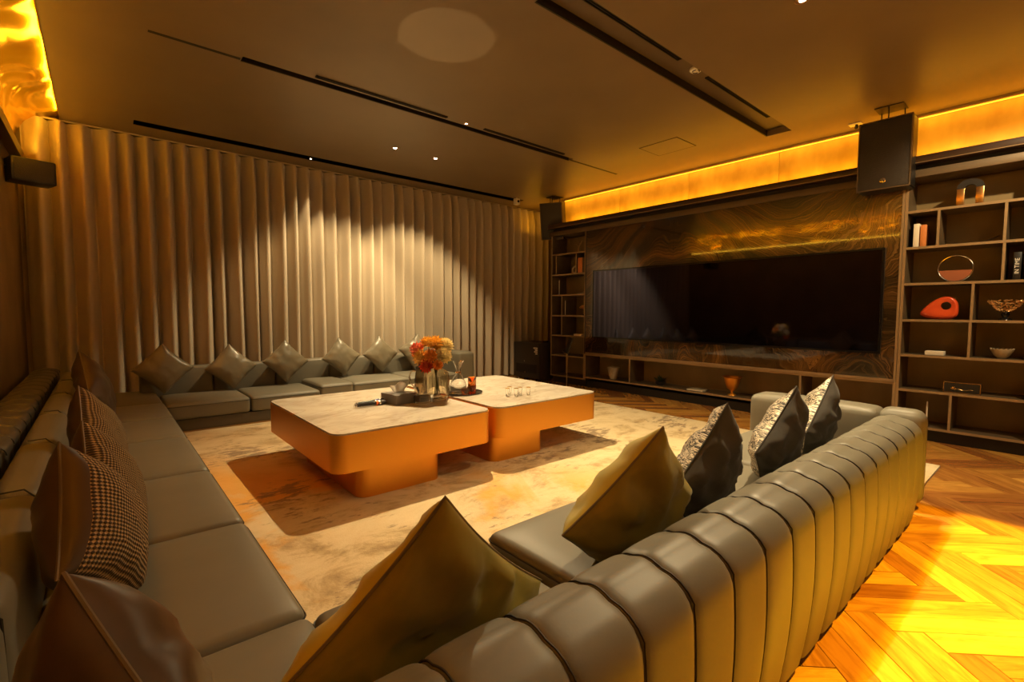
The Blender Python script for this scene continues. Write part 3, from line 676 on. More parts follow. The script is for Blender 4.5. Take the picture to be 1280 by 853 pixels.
# flowers
def flower(fx, fy, fz, rr, col, label, petals=90, kind='dahlia', centre=None, ct=None):
    t = thing('flower', (fx, fy, fz), label, 'flower', 'flowers in the smoky glass vase')
    d = (Vector((fx, fy, fz))-Vector((vx, vy, TZ+.28))).normalized(); d = (d+Vector((-.3, -.5, .25))).normalized()
    q = d.to_track_quat('Z', 'Y').to_matrix(); bm = B()
    for i in range(petals):
        lay = i/petals; el = .15+1.25*(1-lay) if kind == 'dahlia' else math.acos(1-1.25*lay); 
        az = i*2.39996; ln = rr*(.45+.55*(1-abs(lay-.4))) if kind == 'dahlia' else rr
        tilt = lay*1.45+.05
        dr = Vector((math.cos(az)*math.sin(tilt), math.sin(az)*math.sin(tilt), math.cos(tilt))); sd = Vector((-math.sin(az), math.cos(az), 0)); nm = sd.cross(dr)
        wd = rr*(.15 if kind == 'dahlia' else .24)
        p = [dr*ln*.25-sd*wd*.4, dr*ln*.25+sd*wd*.4, dr*ln*.65+sd*wd+nm*-.1*rr, dr*ln*1.0+nm*.05*rr, dr*ln*.65-sd*wd+nm*-.1*rr, dr*ln*.65+nm*.08*rr]
        vs = vv(bm, [Vector((fx, fy, fz))+q @ a for a in p])
        for tr in ((0, 1, 5), (1, 2, 5), (2, 3, 5), (3, 4, 5), (4, 0, 5)): fc(bm, [vs[k] for k in tr])
    m = bpy.data.materials.get(col[0]) or mat(col[0], col[1], .6, Subsurface_Weight=0)
    obj('petals', bm, m, t, smooth=False)
    bm = B(); bmesh.ops.create_icosphere(bm, subdivisions=2, radius=rr*(.22 if kind == 'dahlia' else .5)); bmesh.ops.translate(bm, vec=Vector((fx, fy, fz))+d*rr*.18*(1 if kind == 'dahlia' else -.2), verts=bm.verts)
    m2 = m if centre is None else (bpy.data.materials.get(centre[0]) or mat(centre[0], centre[1], .6)); obj('flower_centre', bm, m2, t)
    bm = B(); e = Vector((vx+(fx-vx)*-.25, vy+(fy-vy)*-.25, TZ+.03)); nk = Vector((vx+(fx-vx)*.18, vy+(fy-vy)*.18, TZ+.31))
    tube(bm, [Vector((fx, fy, fz))-d*rr*.2, (Vector((fx, fy, fz))+nk)/2, nk, (nk+e)/2, e], .003, 5); obj('stem', bm, 'stem', t)
OR = ('petal_orange', (.95, .42, .08)); YE = ('petal_golden', (1, .66, .17)); RE = ('petal_red', (.8, .12, .05)); CO = ('petal_coral', (.95, .33, .2)); CR = ('petal_cream', (1, .86, .52)); PL = ('centre_plum', (.22, .06, .08))
vr = Vector((math.cos(math.radians(-32)), math.sin(math.radians(-32)), 0))     # sideways in the bouquet
vd = Vector((-vr.y*-1, -vr.x*-1, 0)); vd = Vector((-math.sin(math.radians(32)), -math.cos(math.radians(32)), 0))
def fl_at(sx, sz, dp): p = Vector((vx, vy, 0))+vr*sx+vd*dp; return p.x, p.y, TZ+sz
for sx, sz, dp, rr, col, lb, pt, kd, ce_ in (
    (-.155, .47, .02, .062, CO, 'coral red dahlia at the left of the bouquet', 54, 'dahlia', None),
    (-.075, .52, -.03, .060, YE, 'golden spiky dahlia at the upper left of the bouquet', 54, 'dahlia', None),
    (-.005, .515, .05, .070, YE, 'golden dahlia with a plum centre at the top of the bouquet', 60, 'dahlia', PL),
    (.075, .50, .0, .060, CR, 'cream pompom flower at the upper right of the bouquet', 80, 'pom', None),
    (.055, .42, .07, .060, CR, 'cream pompom flower below the upper one, right of centre', 80, 'pom', None),
    (-.115, .40, .07, .070, YE, 'golden orange dahlia at the left centre of the bouquet', 60, 'dahlia', None),
    (-.045, .415, .10, .062, OR, 'orange dahlia in the middle of the bouquet', 60, 'dahlia', None),
    (-.075, .335, .10, .060, RE, 'deep red dahlia low on the left of the bouquet', 60, 'dahlia', None),
    (.012, .345, .10, .048, OR, 'small orange flower low in the middle of the bouquet', 44, 'dahlia', None),
    (-.165, .43, -.06, .05, OR, 'orange flower at the far left of the bouquet', 44, 'dahlia', None),
    (.04, .46, -.09, .06, OR, 'orange flower behind the cream pompoms', 50, 'dahlia', None)):
    flower(*fl_at(sx, sz-.03, dp), rr*1.55, col, lb, pt, kd, ce_)
bm = B()
for k in range(26):
    a = random.uniform(0, 2*PI); b = random.uniform(.5, 1.3); o_ = Vector((vx, vy, TZ+.32))+vr*random.uniform(-.03, .11)+Vector((0, 0, random.uniform(-.02, .06)))
    dr = (vr*math.cos(a)+vd*math.sin(a))*math.sin(b)+Vector((0, 0, math.cos(b))); sd = dr.cross(Vector((0, 0, 1))).normalized(); ln = random.uniform(.05, .09)
    vs = vv(bm, [o_, o_+dr*ln*.5+sd*ln*.18, o_+dr*ln, o_+dr*ln*.5-sd*ln*.18, o_+dr*ln*.5+Vector((0, 0, .006))])
    for tr in ((0, 1, 4), (1, 2, 4), (2, 3, 4), (3, 0, 4)): fc(bm, [vs[q] for q in tr])
obj('foliage', bm, 'leaf', None, smooth=False, label='green leaves tucked low among the bouquet flowers in the vase', cat='leaves', kind='stuff')
# tall faceted pitcher left of the vase
px_, py_ = 2.245, 3.93
t = thing('glass_pitcher', (px_, py_, TZ), 'tall dark faceted glass jug with handle behind the vase on its left', 'pitcher')
bm = B(); lathe(bm, glass_prof([(.05, 0), (.058, .02), (.060, .10), (.050, .19), (.042, .25), (.05, .285)], .006, .02), (px_, py_, TZ), 10); obj('body', bm, 'dark_glass', t, smooth=False)
bm = B(); tube(bm, [(px_+q*-vr.x, py_+q*-vr.y, TZ+z) for q, z in ((.046, .24), (.085, .235), (.10, .19), (.09, .13), (.058, .09))], .006, 8); obj('handle', bm, 'dark_glass', t)
# carafe
cx_, cy_ = 2.60, 3.83
t = thing('carafe', (cx_, cy_, TZ+.006), 'clear glass carafe with flared rim and narrow neck on the round tray', 'carafe')
bm = B(); lathe(bm, glass_prof([(.055, 0), (.085, .008), (.088, .03), (.075, .09), (.05, .16), (.026, .20), (.023, .235), (.032, .27), (.054, .315)], .003, .01), (cx_, cy_, TZ+.0065), 32); obj('body', bm, 'glass', t)
bm = B(); lathe(bm, [(.026, .197), (.030, .203), (.026, .209)], (cx_, cy_, TZ+.006), 24, closed=False); obj('neck_ring', bm, 'gold', t)
# amber tumblers
gg = 'amber tumblers on the round tray'
def tumbler(x, y, z, rr, h, m, label, group, name='tumbler', n=12, cat='glass'):
    bm = B(); lathe(bm, glass_prof([(rr*.85, 0), (rr*.92, .006), (rr, h)], .003, .010), (x, y, z), n); return obj(name, bm, m, None, smooth=n > 12, label=label, cat=cat, group=group)
tumbler(2.70, 3.745, TZ+.0065, .045, .062, 'amber', 'amber glass tumbler at the front of the tray, in front of the tall one', gg)
tumbler(2.605, 3.715, TZ+.0065, .042, .055, 'amber', 'amber glass tumbler on the tray nearest the flower vase', gg)
tumbler(2.765, 3.83, TZ+.0065, .042, .065, 'amber', 'amber glass tumbler standing lower in a stack at the right of the tray', gg)
tumbler(2.765, 3.83, TZ+.073, .043, .075, 'amber', 'amber glass tumbler on top of the stack on the tray', gg)
# shot glasses
for i, (x, y, lb) in enumerate(((2.88, 3.42, 'tiny clear shot glass, leftmost of the group on the right table'), (2.945, 3.37, 'tiny clear shot glass, second from left in the group'), (2.955, 3.48, 'tiny clear shot glass at the back of the group'),
                  (3.02, 3.40, 'tiny clear shot glass, third from left in the group'), (3.08, 3.35, 'tiny clear shot glass, rightmost of the group on the right table'))):
    t = thing('shot_glass', (x, y, TZ), lb, 'glass', 'shot glasses on the right coffee table')
    bm = B(); lathe(bm, glass_prof([(.015, 0), (.017, .02), (.022, .075)], .002, .018), (x, y, TZ), 16); obj('bowl', bm, 'glass', t)
    bm = B(); lathe(bm, [(.0225, .074), (.0235, .076), (.0215, .077)], (x, y, TZ), 16); obj('rim', bm, 'gold', t)
# tissue box
t = thing('tissue_box', (1.95, 3.80, TZ), 'grey leatherette tissue box with a tissue pulled out', 'tissue box')
mx = Matrix.Translation((1.955, 3.80, 0)) @ Matrix.Rotation(math.radians(8), 4, 'Z')
bm = B(); box(bm, -.105, .105, -.115, .115, TZ, TZ+.085, bev=.004, mx=mx); obj('box_body', bm, 'grey_box', t)
bm = B(); box(bm, -.06, .06, -.012, .012, TZ+.085, TZ+.0865, mx=mx); obj('slot', bm, 'black', t)
bm = B(); g = []
for i in range(13):
    row = []
    for j in range(9):
        q = j/8; ww = .045+.045*q; a = i/12*2-1
        row.append(bm.verts.new(Vector((1.955, 3.80, 0))+Vector((a*ww+.012*q*math.sin(3*a), .012*math.sin(6*a+1)*q+.02*q*a, TZ+.088+.085*q*(1-.35*abs(a)**1.5)+.01*math.sin(5*a)*q))))
    g.append(row)
for i in range(12):
    for j in range(8): fc(bm, [g[i][j], g[i+1][j], g[i+1][j+1], g[i][j+1]])
ret = bmesh.ops.solidify(bm, geom=bm.faces[:], thickness=.0015); obj('tissue', bm, 'white', t, ang=180)
# glass ashtray and acrylic block
t = thing('ashtray', (2.14, 3.93, TZ), 'low dark glass ashtray between the tissue box and the vase', 'ashtray')
bm = B(); lathe(bm, [(.0005, 0), (.06, 0), (.075, .02), (.078, .05), (.066, .05), (.055, .018), (.0005, .016)], (2.14, 3.93, TZ), 10); obj('dish', bm, 'dark_glass', t, smooth=False)
t = thing('candle_block', (2.115, 3.655, TZ), 'small grey square candle in a clear block right of the tissue box', 'candle')
bm = B(); box(bm, 2.04, 2.19, 3.60, 3.72, TZ, TZ+.068, bev=.004); obj('clear_block', bm, 'glass', t)
bm = B(); box(bm, 2.06, 2.15, 3.62, 3.70, TZ+.012, TZ+.058, bev=.003); obj('grey_core', bm, 'grey_box', t)
# microphones
def mic(x, y, ang, ring, label):
    t = thing('microphone', (x, y, TZ), label, 'microphone', 'wireless microphones on the left coffee table')
    d = Vector((math.cos(ang), math.sin(ang), 0)); p = Vector((x, y, TZ+.021))
    def seg(pr): 
        bm = B(); tube(bm, [p+d*a for a, b in pr], [b for a, b in pr], 14); return bm
    obj('handle', seg([(-.15, .010), (-.148, .0135), (0, .0165), (.06, .0185)]), 'black_gloss', t)
    obj('collar', seg([(.06, .0205), (.075, .0205)]), 'chrome', t)
    obj('grille_head', seg([(.075, .017), (.09, .0205), (.115, .0205), (.128, .015), (.133, .005)]), 'grille', t)
    m = bpy.data.materials.get(ring[0]) or mat(ring[0], ring[1], .5)
    obj('colour_ring', seg([(.035, .0205), (.037, .0208), (.052, .0208), (.054, .0205)]), m, t)
    obj('tail_cap', seg([(-.155, .0125), (-.135, .0145)]), 'chrome', t)
mic(1.70, 3.79, .05, ('ring_orange', (.9, .22, .05)), 'black microphone with an orange ring lying in front on the left table')
mic(1.735, 3.86, .10, ('ring_blue', (.08, .12, .35)), 'black microphone with a blue ring lying behind the other one')

# ------------------------------------------------------------------ wall unit
XF = 6.30; XB = 6.70
def shelf_unit(name, ya, yb, levels, divs, label, top, legs=()):
    t = thing(name, (6.5, (ya+yb)/2, 0), label, 'bookcase')
    bx('back_panel', 'shelf_back', t, XB-.012, XB, ya+.024, yb-.024, .13, top)
    for y in (ya, yb-.024): 
        s = bx('side_panel', 'shelf_board', t, XF+.006, XB-.013, y, y+.024, .12, top); bx('edge_strip', 'shelf_edge', s, XF, XF+.005, y, y+.024, .12, top)
    for z in levels:
        s = bx('shelf', 'shelf_board', t, XF+.006, XB-.013, ya+.025, yb-.025, z-.024, z); bx('edge_strip', 'shelf_edge', s, XF, XF+.005, ya+.025, yb-.025, z-.024, z)
    for (y, z_a, z_b) in divs:
        s = bx('divider', 'shelf_board', t, XF+.008, XB-.013, y-.010, y+.010, z_a+.0005, z_b-.0245); bx('edge_strip', 'shelf_edge', s, XF+.002, XF+.007, y-.010, y+.010, z_a+.0005, z_b-.0245)
    bx('plinth', 'plinth', t, XF+.06, XB-.013, ya+.01, yb-.01, .001, .115)
    return t
LV = [.145, .515, .875, 1.235, 1.605, 1.97, 2.335]
shelf_unit('bookcase', .20, 1.165, LV, [(.735, .145, .515), (.627, .875, 1.235), (.624, 1.235, 1.605), (.433, 1.605, 1.97), (.436, 1.97, 2.335), (.90, 1.97, 2.335)], 'tall bronze-edged bookcase at the right of the television wall', 2.66)
shelf_unit('bookcase', -.9, .198, LV[3:], [], 'open bookcase bay at the right edge of the picture', 2.66)
bx('panel_door', 'cornice', bpy.data.objects['bookcase.001'], XF+.004, XF+.02, -.87, .165, .12, 1.19)
shelf_unit('bookcase', 5.43, 6.25, LV, [(6.13, 1.97, 2.335), (5.65, 1.97, 2.335), (5.98, 1.235, 1.605), (5.98, .875, 1.235)], 'narrow dark bookcase between the curtain and the television', 2.66)
nu = shelf_unit('media_niche', 1.167, 5.428, [.185, .575], [(4.50, .185, .575), (2.07, .185, .575)], 'long low open niche running under the television panel', .575)
nu['category'] = 'cabinet'
# cornice
t = thing('cornice', (6.45, 2.7, 2.62), 'dark stepped cornice running above the television and bookcases', 'cornice')
bx('top_board', 'cornice', t, XF-.05, XB, -.9, 6.3, 2.79, 2.865, bev=.003)
bx('recess_board', 'slot', t, XF+.05, XB, -.9, 6.3, 2.74, 2.789)
bx('fascia', 'shelf_board', t, XF-.0, XB, -.9, 6.3, 2.665, 2.739, bev=.003)
bx('metal_line', 'shelf_edge', t, XF-.054, XF-.0505, -.9, 6.3, 2.795, 2.801)
# stone cladding with joint at y=3.78
t = thing('stone_cladding', (6.35, 3.78, .60), 'glossy dark striped stone panel surrounding the television', 'wall panel')
for ya, yb in ((1.19, 3.779), (3.781, 5.405)):
    bx('stone_slab', 'stone', t, XF-.005, XF+.05, ya, yb, .605, 2.66, origin=(6.3, 3.78, .6))
bx('side_trim', 'shelf_edge', t, XF-.012, XF+.05, 1.168, 1.188, .578, 2.66); bx('side_trim', 'cornice', t, XF-.012, XF+.05, 5.407, 5.427, .578, 2.66)
bx('bottom_trim', 'shelf_edge', t, XF-.012, XF+.05, 1.19, 5.405, .578, .603)
# television
t = thing('television', (6.27, 3.27, .86), 'very wide black glossy television mounted on the striped stone', 'television')
ya, yb, za, zb = 1.305, 5.235, .865, 1.985
bx('housing', 'black', t, XF-.035, XF-.006, ya, yb, za, zb, bev=.004)
bx('screen', 'screen', t, XF-.038, XF-.0355, ya+.022, yb-.022, za+.022, zb-.022)
bm = B()
for a in ((ya, yb, za, za+.02), (ya, yb, zb-.02, zb), (ya, ya+.02, za+.02, zb-.02), (yb-.02, yb, za+.02, zb-.02)): box(bm, XF-.042, XF-.0355, *a)
obj('bezel', bm, 'black_gloss', t, smooth=False)

# ---- shelf objects (right bookcase): SX = depth at which things stand
SX = 6.42
def on(n): return LV[n]+.0005
# arch
y, z = .695, on(6)
t = thing('arch_sculpture', (SX, y, z), 'small arch sculpture with brass legs and black top on the top shelf', 'sculpture')
for s in (-1, 1): bx('leg', 'gold', t, SX-.03, SX+.03, y+s*.068-.028, y+s*.068+.028, z, z+.17, bev=.002)
bm = B(); n = 16; oo = []; ii = []
for k in range(n+1):
    a = PI*k/n; oo.append((y+.098*math.cos(a), z+.171+.085*math.sin(a))); ii.append((y+.040*math.cos(a), z+.171+.032*math.sin(a)))
for xx in (SX-.03, SX+.03): pass
A0 = [[bm.verts.new((xx, *p)) for p in oo] for xx in (SX-.03, SX+.03)]; A1 = [[bm.verts.new((xx, *p)) for p in ii] for xx in (SX-.03, SX+.03)]
for k in range(n):
    fc(bm, [A0[0][k], A0[0][k+1], A0[1][k+1], A0[1][k]]); fc(bm, [A1[0][k], A1[1][k], A1[1][k+1], A1[0][k+1]])
    for s in (0, 1): fc(bm, [A0[s][k], A1[s][k], A1[s][k+1], A0[s][k+1]])
for k in (0, n): fc(bm, [A0[0][k], A0[1][k], A1[1][k], A1[0][k]])
obj('arch_top', bm, 'black', t)
# books
def book(x, y, z, w_, h, d, m, label, group, flat=False):
    t = thing('book', (x, y, z), label, 'book', group)
    if flat:
        bx('cover', m, t, x-d/2, x+d/2, y-w_/2, y+w_/2, z, z+h, bev=.002); bx('page_block', 'paper', t, x-d/2-.001, x+d/2-.01, y-w_/2+.003, y+w_/2-.003, z+.004, z+h-.004)
    else:
        bx('cover', m, t, x-d/2, x+d/2, y-w_/2, y+w_/2, z, z+h, bev=.002); bx('page_block', 'paper', t, x-d/2+.01, x+d/2-.004, y-w_/2+.003, y+w_/2-.003, z+h-.002, z+h+.0005)
    return t
book(SX, 1.073, on(5), .045, .235, .16, 'paper', 'pale upright book at the left of the upper shelf pair', 'upright books on the right bookcase')
book(SX, 1.018, on(5), .045, .22, .16, 'paper', 'pale orange upright book at the right of the upper shelf pair', 'upright books on the right bookcase')
for o in bpy.data.objects['book.001'].children[:1]: o.data.materials[0] = M['orange_box']
b3 = book(SX, .345, on(4), .05, .25, .17, 'black', 'upright black book with vertical silver lettering in the cell at the right', 'upright books on the right bookcase')
book(SX, .27, on(4), .05, .22, .17, 'cornice', 'upright dark book right of the lettered one', 'upright books on the right bookcase')
def text(s, size, loc, rot, m, parent, name='lettering', ext=.0006):
    cu = bpy.data.curves.new(name, 'FONT'); cu.body = s; cu.size = size; cu.extrude = ext; cu.align_x = 'CENTER'; cu.align_y = 'CENTER'; cu.resolution_u = 2
    o = bpy.data.objects.new(name, cu); C.objects.link(o); me = bpy.data.meshes.new_from_object(o); bpy.data.objects.remove(o); me.materials.clear(); me.materials.append(M[m]); o = bpy.data.objects.new(name, me); C.objects.link(o); o.parent = parent; o.location = Vector(loc)-wloc(parent); o.rotation_euler = rot; return o
text('IN TIME', .042, (SX-.0865, .345, on(4)+.125), (PI/2, PI/2*3, -PI/2), 'white', b3)
# crescent bowl
y, z = .675, on(5)
bm = B(); g = []
for i in range(25):
    a = (i/24*2-1); yy = y+a*.20; zz = z+.012+.055*abs(a)**2.4; ww = .05*(1-a*a)**.5+.004; g.append([bm.verts.new((SX-ww, yy, zz+.006)), bm.verts.new((SX, yy, zz)), bm.verts.new((SX+ww, yy, zz+.006)), bm.verts.new((SX, yy, zz+.007-.019*0))])
for a, b in zip(g, g[1:]):
    for k in range(4): fc(bm, [a[k], a[(k+1) % 4], b[(k+1) % 4], b[k]])
fc(bm, g[0]); fc(bm, g[-1][::-1])
for v in bm.verts: v.co.z -= .011
obj('crescent_tray', bm, 'shelf_edge', None, label='thin dark boat-shaped tray on the second shelf from the top', cat='tray')
# ring with sand picture
y, z = .77, on(4)
t = thing('round_sand_picture', (SX, y, z), 'round glass sand picture in a thin silver ring, lower half red-brown', 'ornament')
rr = .128
bm = B(); tube(bm, [(SX, y+rr*math.cos(2*PI*k/48), z+rr+.006+rr*math.sin(2*PI*k/48)) for k in range(48)], .006, 8, cyc=True); obj('ring', bm, 'chrome', t)
bm = B(); P_ = [(y+(rr-.006)*math.cos(a), z+rr+.006+(rr-.006)*math.sin(a)) for a in [math.radians(188+164*k/20) for k in range(21)]]
a_ = [bm.verts.new((SX-.004, *p)) for p in P_]; b_ = [bm.verts.new((SX+.004, *p)) for p in P_]; fc(bm, a_); fc(bm, b_[::-1])
for k in range(21): fc(bm, [a_[k], a_[(k+1) % 21], b_[(k+1) % 21], b_[k]])
obj('sand', bm, mat('red_sand', (.32, .09, .03), .7), t)
# red sculpture: rounded triangular pebble with a hole
y, z = .865, on(3)
t = thing('red_sculpture', (SX, y, z), 'glossy red rounded sculpture with a round hole on the fourth shelf', 'sculpture')
bm = B(); n = 40; ctl = []
cp = [(.155, -.05), (.085, .045), (-.005, .108), (-.075, .112), (-.125, .06), (-.138, -.02), (-.125, -.085), (-.06, -.115), (.05, -.112), (.125, -.09)][::-1]
for k in range(n):
    q = k/n*len(cp); i0 = int(q); fr_ = q-i0; p0, p1, p2, p3 = (cp[(i0+d_) % len(cp)] for d_ in (-1, 0, 1, 2))
    ctl.append(tuple(.5*(2*b_+(c_-a_)*fr_+(2*a_-5*b_+4*c_-d_)*fr_**2+(3*b_-a_-3*c_+d_)*fr_**3) for a_, b_, c_, d_ in zip(p0, p1, p2, p3)))
hy, hz, hr = -.045, .02, .040
rings = []
for q in range(13):
    tt = q/12; ph = PI*tt; ring = []
    for k in range(n):
        ox, oz = ctl[k]; a = math.atan2(oz-hz, ox-hy); ix, iz = hy+hr*math.cos(a), hz+hr*math.sin(a)
        w_ = .5-.5*math.cos(ph) if False else math.sin(ph)
        mxr = (tt if False else (math.sin(ph))**.6)
        yy = ix+(ox-ix)*mxr; zz2 = iz+(oz-iz)*mxr; xx = -.055*math.cos(ph)*(.35+.65*math.sin(ph)**.5 if 0 < q < 12 else .5)
        ring.append(bm.verts.new((SX+xx, y-yy*-1, z+.112+zz2)))
    rings.append(ring)
for a, b in zip(rings, rings[1:]+rings[:1]):
    for k in range(n): fc(bm, [a[k], a[(k+1) % n], b[(k+1) % n], b[k]])
mnz = min(v.co.z for v in bm.verts)
for v in bm.verts: v.co.z += z-mnz
obj('body', bm, 'red', t)
# coral bowl
y, z = .405, on(3)
t = thing('coral_bowl', (SX, y, z), 'gold openwork coral bowl on a dark glass foot on the fourth shelf', 'bowl')
bm = B(); lathe(bm, [(.05, 0), (.045, .012), (.02, .025), (.03, .055), (.022, .075), (.0005, .078)], (SX, y, z), 20); obj('foot', bm, 'black_gloss', t)
bm = B()
for k in range(150):
    a = random.uniform(0, 2*PI); q = random.random()**.6; rr = .02+.105*q; zz = z+.08+.10*q**1.6
    p = Vector((SX+rr*math.cos(a), y+rr*math.sin(a), zz)); a2 = a+random.uniform(-.5, .5); q2 = min(1, q+random.uniform(.05, .2)); rr2 = .02+.105*q2
    p2 = Vector((SX+rr2*math.cos(a2), y+rr2*math.sin(a2), z+.08+.10*q2**1.6+random.uniform(-.01, .012))); tube(bm, [p, (p+p2)/2+Vector((0, 0, .004)), p2], [.004, .0035, .003], 4)
obj('coral_branches', bm, 'gold_bead', t, kind='stuff')
# small box, white bowl, sign, candle holder
book(SX, .885, on(2), .145, .04, .12, 'paper', 'thick pale closed book lying flat on the fifth shelf', 'flat books in the wall unit', True)
y, z = .41, on(2)
t = thing('petal_bowl', (SX, y, z), 'small cream bowl with scalloped rim on the fifth shelf', 'bowl')
bm = B(); n = 32; prf = [(.0005, .004), (.03, .004), (.055, .03), (.078, .085), (.082, .098), (.076, .098), (.050, .036), (.0005, .018)]
rg = [[bm.verts.new((SX+rr*math.cos(2*PI*k/n), y+rr*math.sin(2*PI*k/n), z+zz-(.012*(k % 2) if rr > .07 else 0))) for k in range(n)] for rr, zz in prf]
for a, b in zip(rg, rg[1:]):
    for k in range(n): fc(bm, [a[k], a[(k+1) % n], b[(k+1) % n], b[k]])
obj('bowl_body', bm, 'ceramic', t); bm = B(); lathe(bm, [(.032, 0), (.032, .006)], (SX, y, z), 20); obj('foot_ring', bm, 'ceramic', t)
y, z = .665, on(1)
t = thing('framed_sign', (SX-.06, y, z), 'black sign box with thin gold frame and floral emblem on the sixth shelf', 'sign')
bx('board', 'black', t, SX-.06, SX-.02, y-.135, y+.135, z+.0, z+.105)
bm = B()
for a in ((y-.135, y+.135, z, z+.006), (y-.135, y+.135, z+.099, z+.105), (y-.135, y-.129, z, z+.105), (y+.129, y+.135, z, z+.105)): box(bm, SX-.064, SX-.0602, *a)
obj('gold_frame', bm, 'gold', t, smooth=False)
bm = B()
for k in range(6): a = 2*PI*k/6; tube(bm, [(SX-.0625, y+.06, z+.045), (SX-.0625, y+.06+.018*math.cos(a), z+.045+.018*math.sin(a))], [.002, .004], 5)
tube(bm, [(SX-.0625, y+.05-.13*q, z+.035+.006*math.sin(q*9)) for q in [k/8 for k in range(9)]], .0022, 5)
obj('floral_emblem', bm, 'gold', t)
y, z = .915, on(0)
t = thing('candle_holder', (SX-.05, y, z), 'slim candle in a small holder on the bottom shelf of the right bookcase', 'candle')
bm = B(); lathe(bm, [(.03, 0), (.03, .006), (.01, .012), (.01, .04), (.016, .05)], (SX-.05, y, z), 16); obj('holder', bm, 'chrome', t)
bm = B(); lathe(bm, [(.008, .05), (.006, .25), (.0005, .255)], (SX-.05, y, z), 10); obj('candle', bm, 'paper', t)
# niche objects
y, z = 4.90, .1855
t = thing('ceramic_vase', (SX, y, z), 'rough cream ceramic vase at the left end of the niche under the television', 'vase')
bm = B(); n = 14; prf = [(.0005, .002), (.055, 0), (.07, .05), (.085, .12), (.10, .20), (.092, .20), (.06, .06), (.0005, .04)]
rg = [[bm.verts.new((SX+rr*(1+.07*noise.noise((k, zz*9, 1)))*math.cos(2*PI*k/n), y+rr*(1+.07*noise.noise((k, zz*9, 1)))*math.sin(2*PI*k/n), z+zz+(.012*noise.noise((k*2.3, 5, 1)) if rr > .09 else 0))) for k in range(n)] for rr, zz in prf]
for a, b in zip(rg, rg[1:]):
    for k in range(n): fc(bm, [a[k], a[(k+1) % n], b[(k+1) % n], b[k]])
obj('vase_body', bm, 'ceramic', t, smooth=False)
t = thing('potted_plant', (SX, 4.02, z), 'small dark leafy plant in a bowl in the niche under the television', 'plant')
bm = B(); lathe(bm, [(.04, 0), (.07, .03), (.08, .06), (.07, .06), (.0005, .045)], (SX, 4.02, z), 16); obj('bowl', bm, 'black', t)
bm = B()
for k in range(50):
    o_ = Vector((SX, 4.02, z+.05)); a = random.uniform(0, 2*PI); b = random.uniform(.1, 1.2); dr = Vector((math.cos(a)*math.sin(b)*.7, math.sin(a)*math.sin(b)*1.4, math.cos(b))); sd = dr.cross(Vector((0, 0, 1))).normalized(); ln = random.uniform(.05, .11)
    o_ = o_+dr*random.uniform(0, .03); vs = vv(bm, [o_, o_+dr*ln*.5+sd*ln*.22, o_+dr*ln, o_+dr*ln*.5-sd*ln*.22])
    fc(bm, vs)
obj('leaves', bm, mat('dark_leaf', (.03, .05, .012), .5), t, smooth=False, kind='stuff')
book(SX, 3.42, z, .24, .02, .17, 'ceramic', 'thin pale book lying in the middle of the niche under the television', 'flat books in the wall unit', True)
book(SX, 1.50, z, .22, .03, .17, 'orange_box', 'orange-brown book lying at the right end of the niche under the television', 'flat books in the wall unit', True)
y = 2.93
t = thing('copper_cup', (SX, y, z), 'shiny copper footed bowl in the niche under the television', 'bowl')
bm = B(); lathe(bm, [(.055, 0), (.05, .01), (.014, .03), (.016, .055), (.06, .09), (.085, .15), (.105, .235), (.13, .25), (.10, .245), (.078, .15), (.0005, .09)], (SX, y, z), 28); obj('bowl', bm, 'copper', t)
# left bookcase objects
y, z = 5.78, on(5)
t = thing('ring_sculpture', (SX, y, z), 'small pale ring sculpture on the left bookcase below the loudspeaker', 'sculpture')
bm = B(); tube(bm, [(SX, y+.055*math.cos(2*PI*k/28), z+.073+.055*math.sin(2*PI*k/28)) for k in range(28)], .017, 8, cyc=True); obj('ring', bm, 'ceramic', t)
for dy, lb in ((0, 'tan upright book beside the pale ring on the left bookcase'), (-.052, 'tan upright book next to the stone panel on the left bookcase'), (-.1, 'brown upright book nearest the stone panel on the left bookcase')):
    book(SX-.02, 5.605+dy-.01, on(5), .045, .26, .17, 'orange_box' if dy > -.09 else 'brown_leather', lb, 'upright books on the left bookcase')
bm = B(); g0 = [(SX, 5.50+.22*q, on(4)+.006+.07*(1-q)**2.5) for q in [k/12 for k in range(13)]]
tube(bm, g0, [.005]+[.009]*11+[.005], 8); 
for v in bm.verts: v.co.z += max(0, on(4)-min(q.co.z for q in bm.verts))
obj('curved_ornament', bm, 'ceramic', None, label='pale curved horn ornament on the left bookcase above the gold tree', cat='ornament')
for nm, y, lv, lb, hh in (('slim_candle', 6.10, 4, 'slim pale candle stick on the left bookcase shelf below the ring', .26), ('slim_candle', 5.945, 3, 'slim pale candle stick beside the gold tree on the left bookcase', .26)):
    t = thing(nm, (SX-.06, y, on(lv)), lb, 'candle', 'slim candles on the left bookcase')
    bm = B(); lathe(bm, [(.02, 0), (.02, .006), (.006, .01)], (SX-.06, y, on(lv)), 12); obj('holder', bm, 'chrome', t)
    bm = B(); lathe(bm, [(.006, .01), (.006, hh), (.0005, hh+.004)], (SX-.06, y, on(lv)), 8); obj('candle', bm, 'paper', t)
y, z = 5.545, on(3)
t = thing('gold_tree', (SX, y, z), 'small gold coral tree ornament on the left bookcase', 'ornament')
bm = B(); lathe(bm, [(.03, 0), (.028, .02), (.01, .025)], (SX, y, z), 14); obj('foot', bm, 'black_gloss', t)
bm = B(); tube(bm, [(SX, y, z+.02), (SX, y, z+.1)], .006, 6)
for k in range(60):
    a = random.uniform(0, 2*PI); b = random.uniform(.2, 1.35); ln = random.uniform(.06, .105); p = Vector((SX, y, z+.1)); d = Vector((math.cos(a)*math.sin(b), math.sin(a)*math.sin(b), math.cos(b)*.9)); tube(bm, [p+d*ln*.3, p+d*ln], [.002, .005], 4)
